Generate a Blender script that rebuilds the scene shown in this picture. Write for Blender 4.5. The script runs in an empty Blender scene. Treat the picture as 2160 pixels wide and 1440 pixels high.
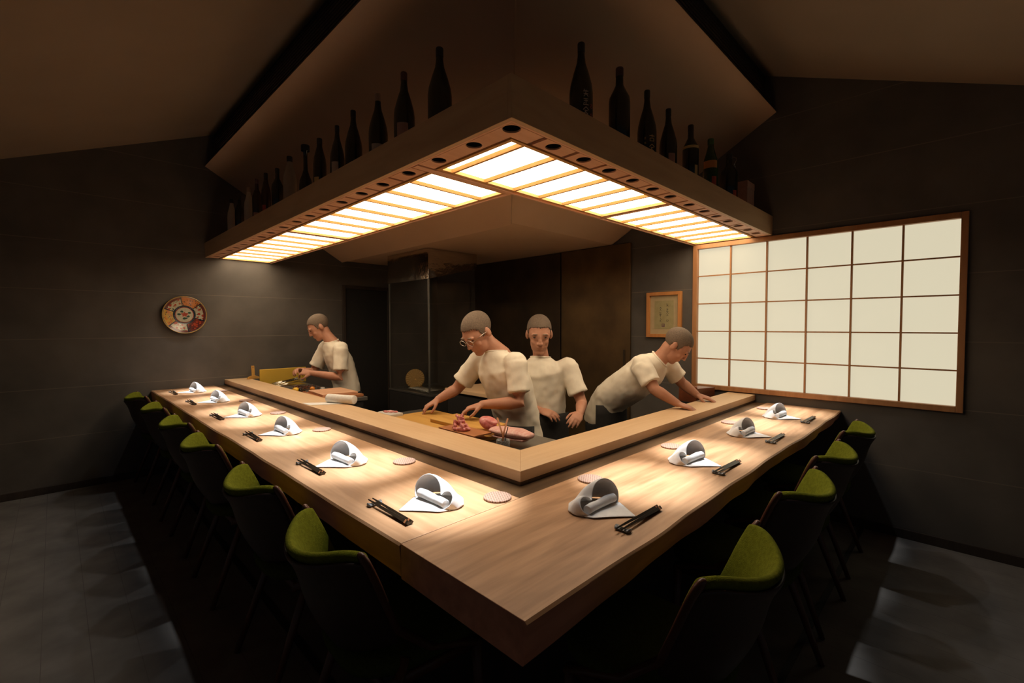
import bpy, bmesh, math, random
from mathutils import Vector, Matrix, Quaternion
random.seed(7)
SC = bpy.context.scene
COL = SC.collection
V = Vector
PI = math.pi

# ------------------------------------------------------------------ camera, world, exposure
FX = 965.14
cam_data = bpy.data.cameras.new('camera')
cam_data.sensor_width = 36.0
cam_data.lens = 36.0 * FX / 2160.0
cam_data.clip_start = 0.02
cam = bpy.data.objects.new('camera', cam_data)
COL.objects.link(cam)
CAM_H, YAW, PITCH, ROLL = 1.3798, PI / 4, -0.0347, -0.0020
fw = V((math.cos(YAW) * math.cos(PITCH), math.sin(YAW) * math.cos(PITCH), math.sin(PITCH)))
rt = V((math.sin(YAW), -math.cos(YAW), 0.0))
up = rt.cross(fw)
c_, s_ = math.cos(ROLL), math.sin(ROLL)
rt, up = c_ * rt + s_ * up, -s_ * rt + c_ * up
cam.matrix_world = Matrix(((rt.x, up.x, -fw.x, 0.0), (rt.y, up.y, -fw.y, 0.0), (rt.z, up.z, -fw.z, CAM_H), (0, 0, 0, 1)))
SC.camera = cam

world = bpy.data.worlds.new('world')
SC.world = world
world.use_nodes = True
world.node_tree.nodes['Background'].inputs[0].default_value = (0.88, 0.92, 1.0, 1)
world.node_tree.nodes['Background'].inputs[1].default_value = 0.035  # dim fill added through the room side left open behind the camera
SC.view_settings.view_transform = 'Standard'
SC.view_settings.look = 'None'
SC.view_settings.exposure = 0.0
SC.view_settings.gamma = 1.0
SC.view_settings.use_curve_mapping = False
SC.cycles.max_bounces = 8
SC.cycles.diffuse_bounces = 5
SC.cycles.glossy_bounces = 4
SC.cycles.transmission_bounces = 6
SC.cycles.sample_clamp_indirect = 4.0
SC.cycles.caustics_reflective = False
SC.cycles.caustics_refractive = False

PANEL_POWER = 6.6                     # radiance of the paper light panels
PANEL_TINT = (1.0, 0.79, 0.55)
SPOT_WATTS = 225.0
SPILL_WATTS = 11.0
SPOT_TINT = (0.90, 0.94, 1.0)
WINDOW_POWER = 0.93
WINDOW_TINT = (0.73, 0.66, 0.475)

# ------------------------------------------------------------------ helpers
def link(name, data, parent=None):
    o = bpy.data.objects.new(name, data)
    COL.objects.link(o)
    if parent is not None:
        o.parent = parent
    return o

def tag(o, label=None, cat=None, group=None, kind=None):
    if label: o['label'] = label
    if cat: o['category'] = cat
    if group: o['group'] = group
    if kind: o['kind'] = kind
    return o

def thing(name, label, cat, loc=(0, 0, 0), rz=0.0, group=None, kind=None):
    o = link(name, None)
    o.empty_display_size = 0.05
    o.location = loc
    o.rotation_euler = (0, 0, rz)
    return tag(o, label, cat, group, kind)

def obj(name, bm, mats, parent=None, smooth=False, bevel=0.0, sub=0, solid=0.0, angle=0.6):
    bmesh.ops.recalc_face_normals(bm, faces=bm.faces)
    me = bpy.data.meshes.new(name)
    bm.to_mesh(me)
    bm.free()
    for m in (mats if isinstance(mats, (list, tuple)) else [mats]):
        me.materials.append(m)
    if smooth:
        me.polygons.foreach_set('use_smooth', [True] * len(me.polygons))
    o = link(name, me, parent)
    if solid:
        md = o.modifiers.new('solid', 'SOLIDIFY'); md.thickness = solid; md.offset = 0.0
    if bevel:
        md = o.modifiers.new('bevel', 'BEVEL'); md.width = bevel; md.segments = 2; md.limit_method = 'ANGLE'; md.angle_limit = angle
    if sub:
        md = o.modifiers.new('sub', 'SUBSURF'); md.levels = sub; md.render_levels = sub
    return o

def dup(root, loc, rz=None, label=None, group=None):
    r = root.copy(); COL.objects.link(r); r.location = loc
    if rz is not None: r.rotation_euler = (0, 0, rz)
    if label: r['label'] = label
    if group: r['group'] = group
    for ch in list(root.children):
        c = ch.copy(); COL.objects.link(c); c.parent = r
        for g in list(ch.children):
            d = g.copy(); COL.objects.link(d); d.parent = c
    return r

def box(bm, x0, x1, y0, y1, z0, z1, mi=0):
    vs = [bm.verts.new((x, y, z)) for x in (x0, x1) for y in (y0, y1) for z in (z0, z1)]
    fs = []
    for q in ((0, 1, 3, 2), (4, 6, 7, 5), (0, 4, 5, 1), (2, 3, 7, 6), (0, 2, 6, 4), (1, 5, 7, 3)):
        f = bm.faces.new([vs[i] for i in q]); f.material_index = mi; fs.append(f)
    return vs

def nbox(*a, mi=0):
    bm = bmesh.new(); box(bm, *a, mi=mi); return bm

def prism(bm, pts, z0, z1, mi=0):
    a = [bm.verts.new((p[0], p[1], z0)) for p in pts]
    b = [bm.verts.new((p[0], p[1], z1)) for p in pts]
    n = len(pts)
    for f in ([bm.faces.new(a[::-1]), bm.faces.new(b)] + [bm.faces.new((a[i], a[(i + 1) % n], b[(i + 1) % n], b[i])) for i in range(n)]):
        f.material_index = mi

def lathe(bm, prof, n=24, cx=0.0, cy=0.0, mi=0, a0=0.0, a1=2 * PI):
    full = abs(a1 - a0 - 2 * PI) < 1e-6
    k = n if full else n + 1
    rings = []
    for r, z in prof:
        if r < 1e-6:
            rings.append([bm.verts.new((cx, cy, z))])
        else:
            rings.append([bm.verts.new((cx + r * math.cos(a0 + (a1 - a0) * i / n), cy + r * math.sin(a0 + (a1 - a0) * i / n), z)) for i in range(k)])
    for A, B in zip(rings[:-1], rings[1:]):
        for i in range(n):
            j = (i + 1) % k
            a = [A[0]] if len(A) == 1 else [A[i], A[j]]
            b = [B[0]] if len(B) == 1 else [B[j], B[i]]
            if len(a) + len(b) >= 3:
                f = bm.faces.new(a + b); f.material_index = mi

def frame_of(d, hint=(0, 0, 1)):
    d = V(d).normalized(); h = V(hint)
    if abs(d.dot(h.normalized())) > 0.97: h = V((1, 0, 0)) if abs(d.x) < 0.9 else V((0, 1, 0))
    s = h.cross(d).normalized()
    return s, d.cross(s).normalized()

def tube(bm, pts, rads, n=12, mi=0, cap=True, hint=(0, 0, 1), round_=False):
    """closed tube through pts; rads may be a number or (side, up) pairs"""
    pts = [V(p) for p in pts]
    if not isinstance(rads, (list, tuple)) or (len(rads) == 2 and len(pts) != 2): rads = [rads] * len(pts)
    rr = [(r, r) if not isinstance(r, (tuple, list)) else r for r in rads]
    if round_:
        d0 = (pts[0] - pts[1]).normalized(); d1 = (pts[-1] - pts[-2]).normalized()
        m0, m1 = min(rr[0]), min(rr[-1])
        p0, r0, p1, r1 = pts[0], rr[0], pts[-1], rr[-1]
        ka = ((0.97, 0.25), (0.75, 0.66), (0.4, 0.92))
        pre = [(p0 + d0 * m0 * a, (r0[0] * b, r0[1] * b)) for a, b in ka]
        post = [(p1 + d1 * m1 * a, (r1[0] * b, r1[1] * b)) for a, b in reversed(ka)]
        pts = [p for p, _ in pre] + pts + [p for p, _ in post]
        rr = [r for _, r in pre] + rr + [r for _, r in post]
    rings = []
    for i, p in enumerate(pts):
        t = (pts[min(i + 1, len(pts) - 1)] - pts[max(i - 1, 0)])
        s, u = frame_of(t, hint)
        rings.append([bm.verts.new(p + s * rr[i][0] * math.cos(2 * PI * k / n) + u * rr[i][1] * math.sin(2 * PI * k / n)) for k in range(n)])
    for A, B in zip(rings[:-1], rings[1:]):
        for k in range(n):
            f = bm.faces.new((A[k], A[(k + 1) % n], B[(k + 1) % n], B[k])); f.material_index = mi
    if cap:
        for f in (bm.faces.new(rings[0][::-1]), bm.faces.new(rings[-1])): f.material_index = mi

def ellip(bm, c, r, R=None, n=16, m=10, mi=0):
    c = V(c); vs = []
    for i in range(1, m):
        th = PI * i / m
        row = []
        for k in range(n):
            ph = 2 * PI * k / n
            p = V((r[0] * math.sin(th) * math.cos(ph), r[1] * math.sin(th) * math.sin(ph), r[2] * math.cos(th)))
            row.append(bm.verts.new(c + (R @ p if R else p)))
        vs.append(row)
    t = V((0, 0, r[2])); t = R @ t if R else t
    top, bot = bm.verts.new(c + t), bm.verts.new(c - t)
    for k in range(n):
        j = (k + 1) % n
        bm.faces.new((top, vs[0][k], vs[0][j])).material_index = mi
        bm.faces.new((bot, vs[-1][j], vs[-1][k])).material_index = mi
        for a, b in zip(vs[:-1], vs[1:]):
            bm.faces.new((a[k], b[k], b[j], a[j])).material_index = mi

def grid(bm, fn, nu, nv, mi=0, closed_u=False):
    g = [[bm.verts.new(fn(i / (nu if closed_u else nu - 1), j / (nv - 1))) for j in range(nv)] for i in range(nu)]
    for i in range(nu if closed_u else nu - 1):
        for j in range(nv - 1):
            k = (i + 1) % nu
            bm.faces.new((g[i][j], g[k][j], g[k][j + 1], g[i][j + 1])).material_index = mi
    return g

def fused(name, bm, voxel, mat, parent=None, smooth_it=5, noise=None):
    """one continuous organic surface out of overlapping closed shapes"""
    o = obj(name, bm, mat, None, smooth=True)
    md = o.modifiers.new('fuse', 'REMESH'); md.mode = 'VOXEL'; md.voxel_size = voxel; md.use_smooth_shade = True
    md = o.modifiers.new('smooth', 'SMOOTH'); md.factor = 0.5; md.iterations = smooth_it
    if noise:
        tx = bpy.data.textures.new('folds', 'CLOUDS'); tx.noise_scale = noise[0]; tx.noise_depth = 1
        md = o.modifiers.new('folds', 'DISPLACE'); md.texture = tx; md.strength = noise[1]; md.mid_level = 0.5; md.texture_coords = 'LOCAL'
    dg = bpy.context.evaluated_depsgraph_get()
    me = bpy.data.meshes.new_from_object(o.evaluated_get(dg))
    old = o.data
    o.modifiers.clear(); o.data = me
    bpy.data.meshes.remove(old)
    me.name = name
    if not me.materials: me.materials.append(mat)
    me.polygons.foreach_set('use_smooth', [True] * len(me.polygons))
    if parent is not None: o.parent = parent
    return o

# ------------------------------------------------------------------ materials
def mat(name, col, rough=0.6, metal=0.0, spec=0.5, emit=None, emit_s=0.0, noise=None, bump=None, sheen=0.0, trans=0.0, coat=0.0):
    m = bpy.data.materials.new(name); m.use_nodes = True
    nt = m.node_tree; b = nt.nodes['Principled BSDF']
    b.inputs['Base Color'].default_value = (*col, 1)
    b.inputs['Roughness'].default_value = rough
    b.inputs['Metallic'].default_value = metal
    b.inputs['Specular IOR Level'].default_value = spec
    if sheen: b.inputs['Sheen Weight'].default_value = sheen; b.inputs['Sheen Roughness'].default_value = 0.6
    if trans: b.inputs['Transmission Weight'].default_value = trans
    if coat: b.inputs['Coat Weight'].default_value = coat
    if emit:
        b.inputs['Emission Color'].default_value = (*emit, 1); b.inputs['Emission Strength'].default_value = emit_s
    tc = nt.nodes.new('ShaderNodeTexCoord')
    if noise:                      # (scale, second colour, stretch xyz)
        mp = nt.nodes.new('ShaderNodeMapping'); mp.inputs['Scale'].default_value = noise[2] if len(noise) > 2 else (1, 1, 1)
        nt.links.new(tc.outputs['Object'], mp.inputs['Vector'])
        n = nt.nodes.new('ShaderNodeTexNoise'); n.inputs['Scale'].default_value = noise[0]; n.inputs['Detail'].default_value = 5
        nt.links.new(mp.outputs[0], n.inputs['Vector'])
        r = nt.nodes.new('ShaderNodeValToRGB')
        r.color_ramp.elements[0].color = (*col, 1); r.color_ramp.elements[1].color = (*noise[1], 1)
        r.color_ramp.elements[0].position = 0.35; r.color_ramp.elements[1].position = 0.68
        nt.links.new(n.outputs['Fac'], r.inputs['Fac']); nt.links.new(r.outputs['Color'], b.inputs['Base Color'])
    if bump:                       # (scale, strength)
        n2 = nt.nodes.new('ShaderNodeTexNoise'); n2.inputs['Scale'].default_value = bump[0]; n2.inputs['Detail'].default_value = 4
        nt.links.new(tc.outputs['Object'], n2.inputs['Vector'])
        bp = nt.nodes.new('ShaderNodeBump'); bp.inputs['Strength'].default_value = bump[1]; bp.inputs['Distance'].default_value = 0.01
        nt.links.new(n2.outputs['Fac'], bp.inputs['Height']); nt.links.new(bp.outputs['Normal'], b.inputs['Normal'])
    return m

def wood(name, c1, c2, axis, rough=0.45, fine=60.0, c3=None, spec=0.4):
    """planed timber, grain running along axis (0 x, 1 y, 2 z)"""
    m = bpy.data.materials.new(name); m.use_nodes = True
    nt = m.node_tree; b = nt.nodes['Principled BSDF']; N = nt.nodes.new; L = nt.links.new
    b.inputs['Roughness'].default_value = rough; b.inputs['Specular IOR Level'].default_value = spec
    tc = N('ShaderNodeTexCoord')
    def nz(along, across, scale, detail, dist):
        mp = N('ShaderNodeMapping'); s = [across] * 3; s[axis] = along
        mp.inputs['Scale'].default_value = s
        L(tc.outputs['Object'], mp.inputs['Vector'])
        n = N('ShaderNodeTexNoise'); n.inputs['Scale'].default_value = scale; n.inputs['Detail'].default_value = detail; n.inputs['Distortion'].default_value = dist
        L(mp.outputs[0], n.inputs['Vector']); return n
    a = nz(0.05, 1.0, fine, 3, 0.3); d = nz(0.18, 1.0, 7.0, 4, 1.6)
    mx = N('ShaderNodeMix'); mx.data_type = 'FLOAT'; mx.inputs[0].default_value = 0.62
    L(a.outputs['Fac'], mx.inputs[2]); L(d.outputs['Fac'], mx.inputs[3])
    r = N('ShaderNodeValToRGB'); e = r.color_ramp.elements
    e[0].position = 0.36; e[0].color = (*c2, 1); e[1].position = 0.60; e[1].color = (*c1, 1)
    if c3:
        x = e.new(0.70); x.color = (*c3, 1)
    L(mx.outputs[0], r.inputs['Fac']); L(r.outputs['Color'], b.inputs['Base Color'])
    bp = N('ShaderNodeBump'); bp.inputs['Strength'].default_value = 0.08; bp.inputs['Distance'].default_value = 0.004
    L(a.outputs['Fac'], bp.inputs['Height']); L(bp.outputs['Normal'], b.inputs['Normal'])
    return m

def panelled(name, col, rough, step, offset, axis=2, col2=None, width=0.004, depth=0.4, spec=0.3, nscale=3.0):
    """flat boards with a thin joint every `step` metres"""
    m = bpy.data.materials.new(name); m.use_nodes = True
    nt = m.node_tree; b = nt.nodes['Principled BSDF']; N = nt.nodes.new; L = nt.links.new
    b.inputs['Roughness'].default_value = rough; b.inputs['Specular IOR Level'].default_value = spec
    tc = N('ShaderNodeTexCoord'); sp = N('ShaderNodeSeparateXYZ'); L(tc.outputs['Object'], sp.inputs[0])
    def M(op, a, bb):
        n = N('ShaderNodeMath'); n.operation = op
        for i, v in enumerate((a, bb)):
            if v is None: continue
            if isinstance(v, (int, float)): n.inputs[i].default_value = v
            else: L(v, n.inputs[i])
        return n.outputs[0]
    v = M('FRACT', M('DIVIDE', M('SUBTRACT', sp.outputs[axis], offset), step), None)
    line = M('LESS_THAN', M('ABSOLUTE', M('SUBTRACT', v, 0.5), None), width / step)
    n = N('ShaderNodeTexNoise'); n.inputs['Scale'].default_value = nscale; n.inputs['Detail'].default_value = 6
    L(tc.outputs['Object'], n.inputs['Vector'])
    r = N('ShaderNodeValToRGB'); r.color_ramp.elements[0].color = (*[c * 0.8 for c in col], 1); r.color_ramp.elements[1].color = (*[c * 1.2 for c in col], 1)
    r.color_ramp.elements[0].position = 0.3; r.color_ramp.elements[1].position = 0.7
    L(n.outputs['Fac'], r.inputs['Fac'])
    mx = N('ShaderNodeMix'); mx.data_type = 'RGBA'
    L(line, mx.inputs[0]); L(r.outputs['Color'], mx.inputs[6]); mx.inputs[7].default_value = (*(col2 or [c * depth for c in col]), 1)
    L(mx.outputs[2], b.inputs['Base Color'])
    return m

M = {}
M['slab_x'] = wood('pale planed timber, long grain', (0.53, 0.300, 0.152), (0.31, 0.155, 0.068), 0, 0.42, 45, (0.59, 0.365, 0.205))
M['slab_y'] = wood('pale planed timber, cross run', (0.53, 0.305, 0.160), (0.37, 0.195, 0.090), 1, 0.42, 45, (0.59, 0.368, 0.21))
M['ledge_x'] = wood('fine pale timber', (0.68, 0.465, 0.265), (0.62, 0.405, 0.22), 0, 0.5, 70)
M['ledge_y'] = wood('fine pale timber run', (0.68, 0.465, 0.265), (0.62, 0.405, 0.22), 1, 0.5, 70)
M['trough_x'] = wood('brown oiled timber', (0.105, 0.054, 0.020), (0.060, 0.030, 0.011), 0, 0.4, 30)
M['trough_y'] = wood('brown oiled timber run', (0.105, 0.054, 0.020), (0.060, 0.030, 0.011), 1, 0.4, 30)
M['hood_x'] = wood('canopy veneer', (0.56, 0.37, 0.20), (0.48, 0.30, 0.155), 0, 0.5, 30)
M['hood_y'] = wood('canopy veneer run', (0.56, 0.37, 0.20), (0.48, 0.30, 0.155), 1, 0.5, 30)
M['strip'] = wood('reddish canopy timber', (0.70, 0.41, 0.25), (0.61, 0.33, 0.19), 0, 0.5, 30)
M['groove'] = mat('shade-dark groove', (0.16, 0.07, 0.04), 0.6, noise=(30, (0.20, 0.09, 0.05)))  # recess shade painted in, the slots themselves are canopy wood
M['edge_x'] = wood('natural edge reddened against green bounce', (0.62, 0.265, 0.155), (0.44, 0.175, 0.095), 0, 0.5, 30)  # live edge tinted redder to offset green light bounced off the chairs
M['edge_y'] = wood('natural edge reddened against green bounce run', (0.62, 0.265, 0.155), (0.44, 0.175, 0.095), 1, 0.5, 30)
M['lattice'] = wood('honey lattice', (0.60, 0.335, 0.115), (0.52, 0.28, 0.09), 0, 0.5, 40)
M['shoji'] = wood('honey brown frame', (0.42, 0.21, 0.085), (0.33, 0.15, 0.06), 2, 0.45, 40)
M['paper_light'] = mat('lit paper', (0.9, 0.85, 0.75), 0.8, emit=PANEL_TINT, emit_s=PANEL_POWER, noise=(8, (0.92, 0.87, 0.78)))
M['paper_window'] = mat('backlit paper', (0.10, 0.09, 0.07), 0.8, emit=WINDOW_TINT, emit_s=WINDOW_POWER, noise=(8, (0.11, 0.10, 0.08)))
M['plaster'] = mat('sand plaster', (0.30, 0.235, 0.172), 0.85, spec=0.2, noise=(2.0, (0.33, 0.258, 0.19)), bump=(120, 0.05))
M['funnel'] = mat('smooth clay plaster', (0.56, 0.38, 0.245), 0.8, spec=0.2, noise=(2.5, (0.59, 0.405, 0.265)))
M['wall'] = panelled('dark wall boards', (0.097, 0.086, 0.074), 0.7, 0.411, 1.687 + 0.2055 - 0.411, 2, [0.15, 0.125, 0.10], 0.003)
M['floor'] = panelled('slate plank floor', (0.130, 0.118, 0.105), 0.8, 0.15, 0.0, 0, None, 0.0016, 0.75, spec=0.15, nscale=6)
M['black'] = mat('matt black', (0.012, 0.011, 0.010), 0.6, noise=(20, (0.016, 0.014, 0.012)))
M['darkwood'] = wood('black stained timber', (0.045, 0.032, 0.024), (0.028, 0.02, 0.015), 2, 0.5, 30)
M['slat'] = mat('charcoal slat', (0.05, 0.042, 0.034), 0.6, noise=(15, (0.06, 0.05, 0.04)))
M['steel'] = mat('polished steel', (0.62, 0.58, 0.50), 0.13, 1.0, noise=(12, (0.55, 0.51, 0.45), (1, 1, 6)), bump=(5.0, 0.9))
M['bronze'] = mat('aged bronze sheet', (0.20, 0.125, 0.055), 0.42, 0.75, noise=(3, (0.11, 0.07, 0.035)), bump=(4, 0.1))
M['bronze_shaded'] = mat('bronze sheet in shaded tone', (0.085, 0.055, 0.03), 0.45, 0.6, noise=(3, (0.05, 0.035, 0.022)))  # same bronze with its weaker light put into the colour
def pane_glass():
    m = bpy.data.materials.new('clear pane'); m.use_nodes = True
    nt = m.node_tree; nt.nodes.remove(nt.nodes['Principled BSDF'])
    t = nt.nodes.new('ShaderNodeBsdfTransparent'); t.inputs[0].default_value = (0.94, 0.94, 0.92, 1)
    gl = nt.nodes.new('ShaderNodeBsdfGlossy'); gl.inputs['Roughness'].default_value = 0.03
    mx = nt.nodes.new('ShaderNodeMixShader')
    mx.inputs[0].default_value = 0.06; nt.links.new(t.outputs[0], mx.inputs[1]); nt.links.new(gl.outputs[0], mx.inputs[2])
    nt.links.new(mx.outputs[0], nt.nodes['Material Output'].inputs['Surface'])
    return m
M['glass'] = pane_glass()
M['can'] = mat('black lamp can', (0.015, 0.012, 0.010), 0.4, noise=(40, (0.02, 0.016, 0.013)))
M['lampglass'] = mat('lamp lens', (0.6, 0.6, 0.6), 0.15, 1.0, noise=(60, (0.5, 0.52, 0.55)))
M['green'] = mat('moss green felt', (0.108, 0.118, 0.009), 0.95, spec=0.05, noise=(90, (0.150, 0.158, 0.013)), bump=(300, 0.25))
M['seatgreen'] = mat('moss green felt darkened against bounce', (0.045, 0.052, 0.012), 0.95, spec=0.05, noise=(90, (0.06, 0.068, 0.016)), bump=(300, 0.25))  # darker than the backrest felt to cut green bounced light
M['chairwood'] = wood('red brown chair timber', (0.10, 0.036, 0.02), (0.065, 0.023, 0.013), 2, 0.35, 50)
M['shell'] = mat('maroon chair shell in shade tone', (0.030, 0.014, 0.010), 0.5, noise=(40, (0.040, 0.019, 0.013)))  # dark tone stands in for shade on the outer chair back
M['linen'] = mat('white cotton', (0.80, 0.79, 0.77), 0.9, spec=0.1, noise=(60, (0.74, 0.73, 0.71)), bump=(500, 0.12))
M['lacquer'] = mat('dark lacquer', (0.022, 0.014, 0.008), 0.3, noise=(40, (0.035, 0.022, 0.012)), coat=0.4)
M['restblue'] = mat('speckled dark ceramic', (0.02, 0.022, 0.028), 0.3, noise=(260, (0.30, 0.30, 0.28)))
M['skin'] = mat('skin', (0.50, 0.255, 0.165), 0.55, spec=0.3, noise=(14, (0.44, 0.205, 0.125)))
M['hair'] = mat('cropped hair', (0.125, 0.088, 0.060), 0.8, noise=(220, (0.20, 0.145, 0.10)), bump=(500, 0.4))
M['tee'] = mat('off white jersey', (0.80, 0.74, 0.61), 0.9, spec=0.1, noise=(40, (0.77, 0.71, 0.585)), bump=(20, 0.12))
M['trouser'] = mat('black trousers', (0.02, 0.019, 0.018), 0.85, noise=(30, (0.028, 0.026, 0.024)))
M['eye'] = mat('dark eye', (0.015, 0.01, 0.008), 0.2, noise=(30, (0.02, 0.012, 0.01)))
M['meat'] = mat('pink raw flesh', (0.56, 0.135, 0.13), 0.35, noise=(45, (0.70, 0.30, 0.27)), bump=(60, 0.3))
M['meatpale'] = mat('pale marbled flesh', (0.66, 0.30, 0.26), 0.4, noise=(40, (0.74, 0.50, 0.44), (1, 3, 3)), bump=(50, 0.25))
M['board'] = wood('honey cutting board', (0.60, 0.34, 0.085), (0.50, 0.26, 0.06), 1, 0.45, 40)
M['sheet'] = wood('red cedar sheet', (0.42, 0.17, 0.065), (0.34, 0.125, 0.045), 1, 0.5, 50)
M['yellow'] = mat('yellow plastic board', (0.62, 0.40, 0.045), 0.5, noise=(6, (0.58, 0.36, 0.04)))
M['paper'] = mat('white paper towel', (0.82, 0.80, 0.75), 0.9, noise=(80, (0.76, 0.74, 0.69)), bump=(300, 0.08))
M['white_ceramic'] = mat('white glazed ceramic', (0.62, 0.60, 0.55), 0.3, noise=(10, (0.58, 0.56, 0.51)))
M['grey_steel'] = mat('worktop steel', (0.32, 0.31, 0.28), 0.35, 0.9, noise=(8, (0.26, 0.25, 0.23)))

# ------------------------------------------------------------------ room shell
XR, YL = 3.861, 5.361
XE, YE = XR - 0.004, YL - 0.004      # things stop just short of the walls
XB, YB = -2.4, -2.4
KX, KY = 1.41, 1.37                       # kitchen side of the counter
KZ = -0.2                                 # sunken kitchen floor
SLAB = 0.784

def cz(a): return 2.79 + 0.417 * max(a, -1.0)

def struct(name, bm, m, parent=None, **k):
    o = obj(name, bm, m, parent, **k)
    if parent is None: o['kind'] = 'structure'
    return o

bm = bmesh.new()
box(bm, XB, KX, YB, YL, -0.25, 0.0); box(bm, KX, XR, YB, KY, -0.25, 0.0)
box(bm, KX, XR, KY, YL, KZ - 0.05, KZ)
struct('floor', bm, M['floor'])

bm = bmesh.new()
def quad(bm, pts, mi=0):
    f = bm.faces.new([bm.verts.new(p) for p in pts]); f.material_index = mi; return f
E0, E1 = -1.0, 1.172
quad(bm, [(E0, E0, cz(E0)), (E1, E1, cz(E1)), (E1, YL, cz(E1)), (E0, YL, cz(E0))])
quad(bm, [(E0, E0, cz(E0)), (XR, E0, cz(E0)), (XR, E1, cz(E1)), (E1, E1, cz(E1))])
quad(bm, [(XB, YB, cz(E0)), (E0, YB, cz(E0)), (E0, YL, cz(E0)), (XB, YL, cz(E0))])
quad(bm, [(E0, YB, cz(E0)), (XR, YB, cz(E0)), (XR, E0, cz(E0)), (E0, E0, cz(E0))])
bmesh.ops.remove_doubles(bm, verts=bm.verts, dist=1e-5)
o = struct('ceiling', bm, M['plaster'])
md = o.modifiers.new('solid', 'SOLIDIFY'); md.thickness = 0.05; md.offset = 1.0 if o.data.polygons[0].normal.z > 0 else -1.0

WY0, WY1, WZ0, WZ1 = 0.016, 1.674, 0.847, 2.054
struct('wall_left', nbox(XB, XR + 0.1, YL, YL + 0.1, KZ - 0.05, 3.5), M['wall'])
bm = bmesh.new()
for a in ((YB, WY0, KZ - 0.05, 3.5), (WY1, YL, KZ - 0.05, 3.5), (WY0, WY1, KZ - 0.05, WZ0), (WY0, WY1, WZ1, 3.5)):
    box(bm, XR, XR + 0.1, *a)
struct('wall_right', bm, M['wall'])
struct('baseboard_left', nbox(XB, 1.0, YL - 0.014, YL, 0.0, 0.06), M['darkwood'], bevel=0.003)
struct('baseboard_right', nbox(XR - 0.014, XR, YB, 0.98, 0.0, 0.06), M['darkwood'], bevel=0.003)

# louvred band between the ceiling edge and the funnel rim
def louvre(name, along_y):
    bm = bmesh.new()
    z = 2.962
    a0, a1 = (1.09, YL) if along_y else (1.19, XR)
    if along_y: box(bm, 1.188, 1.20, a0, a1, 2.955, 3.30)
    else: box(bm, a0, a1, 1.153, 1.165, 2.955, 3.30)
    while z < 3.27:
        if along_y: box(bm, 1.172, 1.188, a0, a1, z, z + 0.013)
        else: box(bm, a0, a1, 1.137, 1.153, z, z + 0.013)
        z += 0.022
    struct(name, bm, M['slat'])
louvre('trim_1', True); louvre('trim_2', False)

# backlit paper window in the right wall
w = thing('window_1', None, None, (XR, (WY0 + WY1) / 2, WZ0), kind='structure')
w['label'] = 'large backlit paper lattice window in a timber frame on the dark wall'
GY0, GY1, GZ0, GZ1 = 0.050, 1.636, 0.884, 2.017
def loc_bm(bm, p):
    bmesh.ops.translate(bm, verts=bm.verts, vec=-V(p)); return bm
wo = (XR, (WY0 + WY1) / 2, WZ0)
bm = bmesh.new()
for a in ((WY0, GY0, WZ0, WZ1), (GY1, WY1, WZ0, WZ1), (GY0, GY1, WZ0, GZ0), (GY0, GY1, GZ1, WZ1)):
    box(bm, XR - 0.018, XR + 0.06, *a)
obj('window_frame', loc_bm(bm, wo), M['shoji'], w, bevel=0.003)
bm = bmesh.new()
for y in (0.314, 0.579, 0.843, 1.107, 1.372): box(bm, XR - 0.004, XR + 0.016, y - 0.0055, y + 0.0055, GZ0, GZ1)
for z in (1.101, 1.329, 1.559, 1.790): box(bm, XR - 0.001, XR + 0.013, GY0, GY1, z - 0.0045, z + 0.0045)
obj('lattice', loc_bm(bm, wo), M['shoji'], w)
obj('paper_pane', loc_bm(nbox(XR + 0.020, XR + 0.024, GY0 - 0.005, GY1 + 0.005, GZ0 - 0.005, GZ1 + 0.005), wo), M['paper_window'], w)

# doors
d = thing('door_1', 'black doorway in the far dark wall beside the grill', None, (2.78, YL, KZ), kind='structure')
bm = bmesh.new()
for a in ((2.46, 2.50, KZ, 1.87), (3.06, 3.10, KZ, 1.87), (2.50, 3.06, 1.83, 1.87)):
    box(bm, a[0] - 2.78, a[1] - 2.78, -0.025, 0.0, a[2] - KZ, a[3] - KZ)
obj('door_frame', bm, M['darkwood'], d, bevel=0.003)
obj('door_leaf', nbox(2.50 - 2.78, 3.06 - 2.78, -0.008, -0.001, 0.0, 1.83 - KZ), M['black'], d)
d = thing('door_2', 'bronze toned sliding panel on the wall behind the kitchen', None, (XR, 2.67, KZ), kind='structure')
obj('door_leaf', nbox(-0.03, -0.002, 2.262 - 2.67, 3.086 - 2.67, 0.0, 2.355), M['bronze'], d, bevel=0.004)
obj('door_pull', nbox(-0.038, -0.030, 2.31 - 2.67, 2.33 - 2.67, 1.0, 1.35), M['bronze_shaded'], d, bevel=0.003)
d = thing('door_3', 'bronze sliding panel in a shaded tone next to the grill canopy', None, (XR, 3.8, KZ), kind='structure')
obj('door_leaf', nbox(-0.02, -0.002, 3.11 - 3.8, 4.52 - 3.8, 0.0, 2.355), M['bronze_shaded'], d, bevel=0.004)

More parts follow.
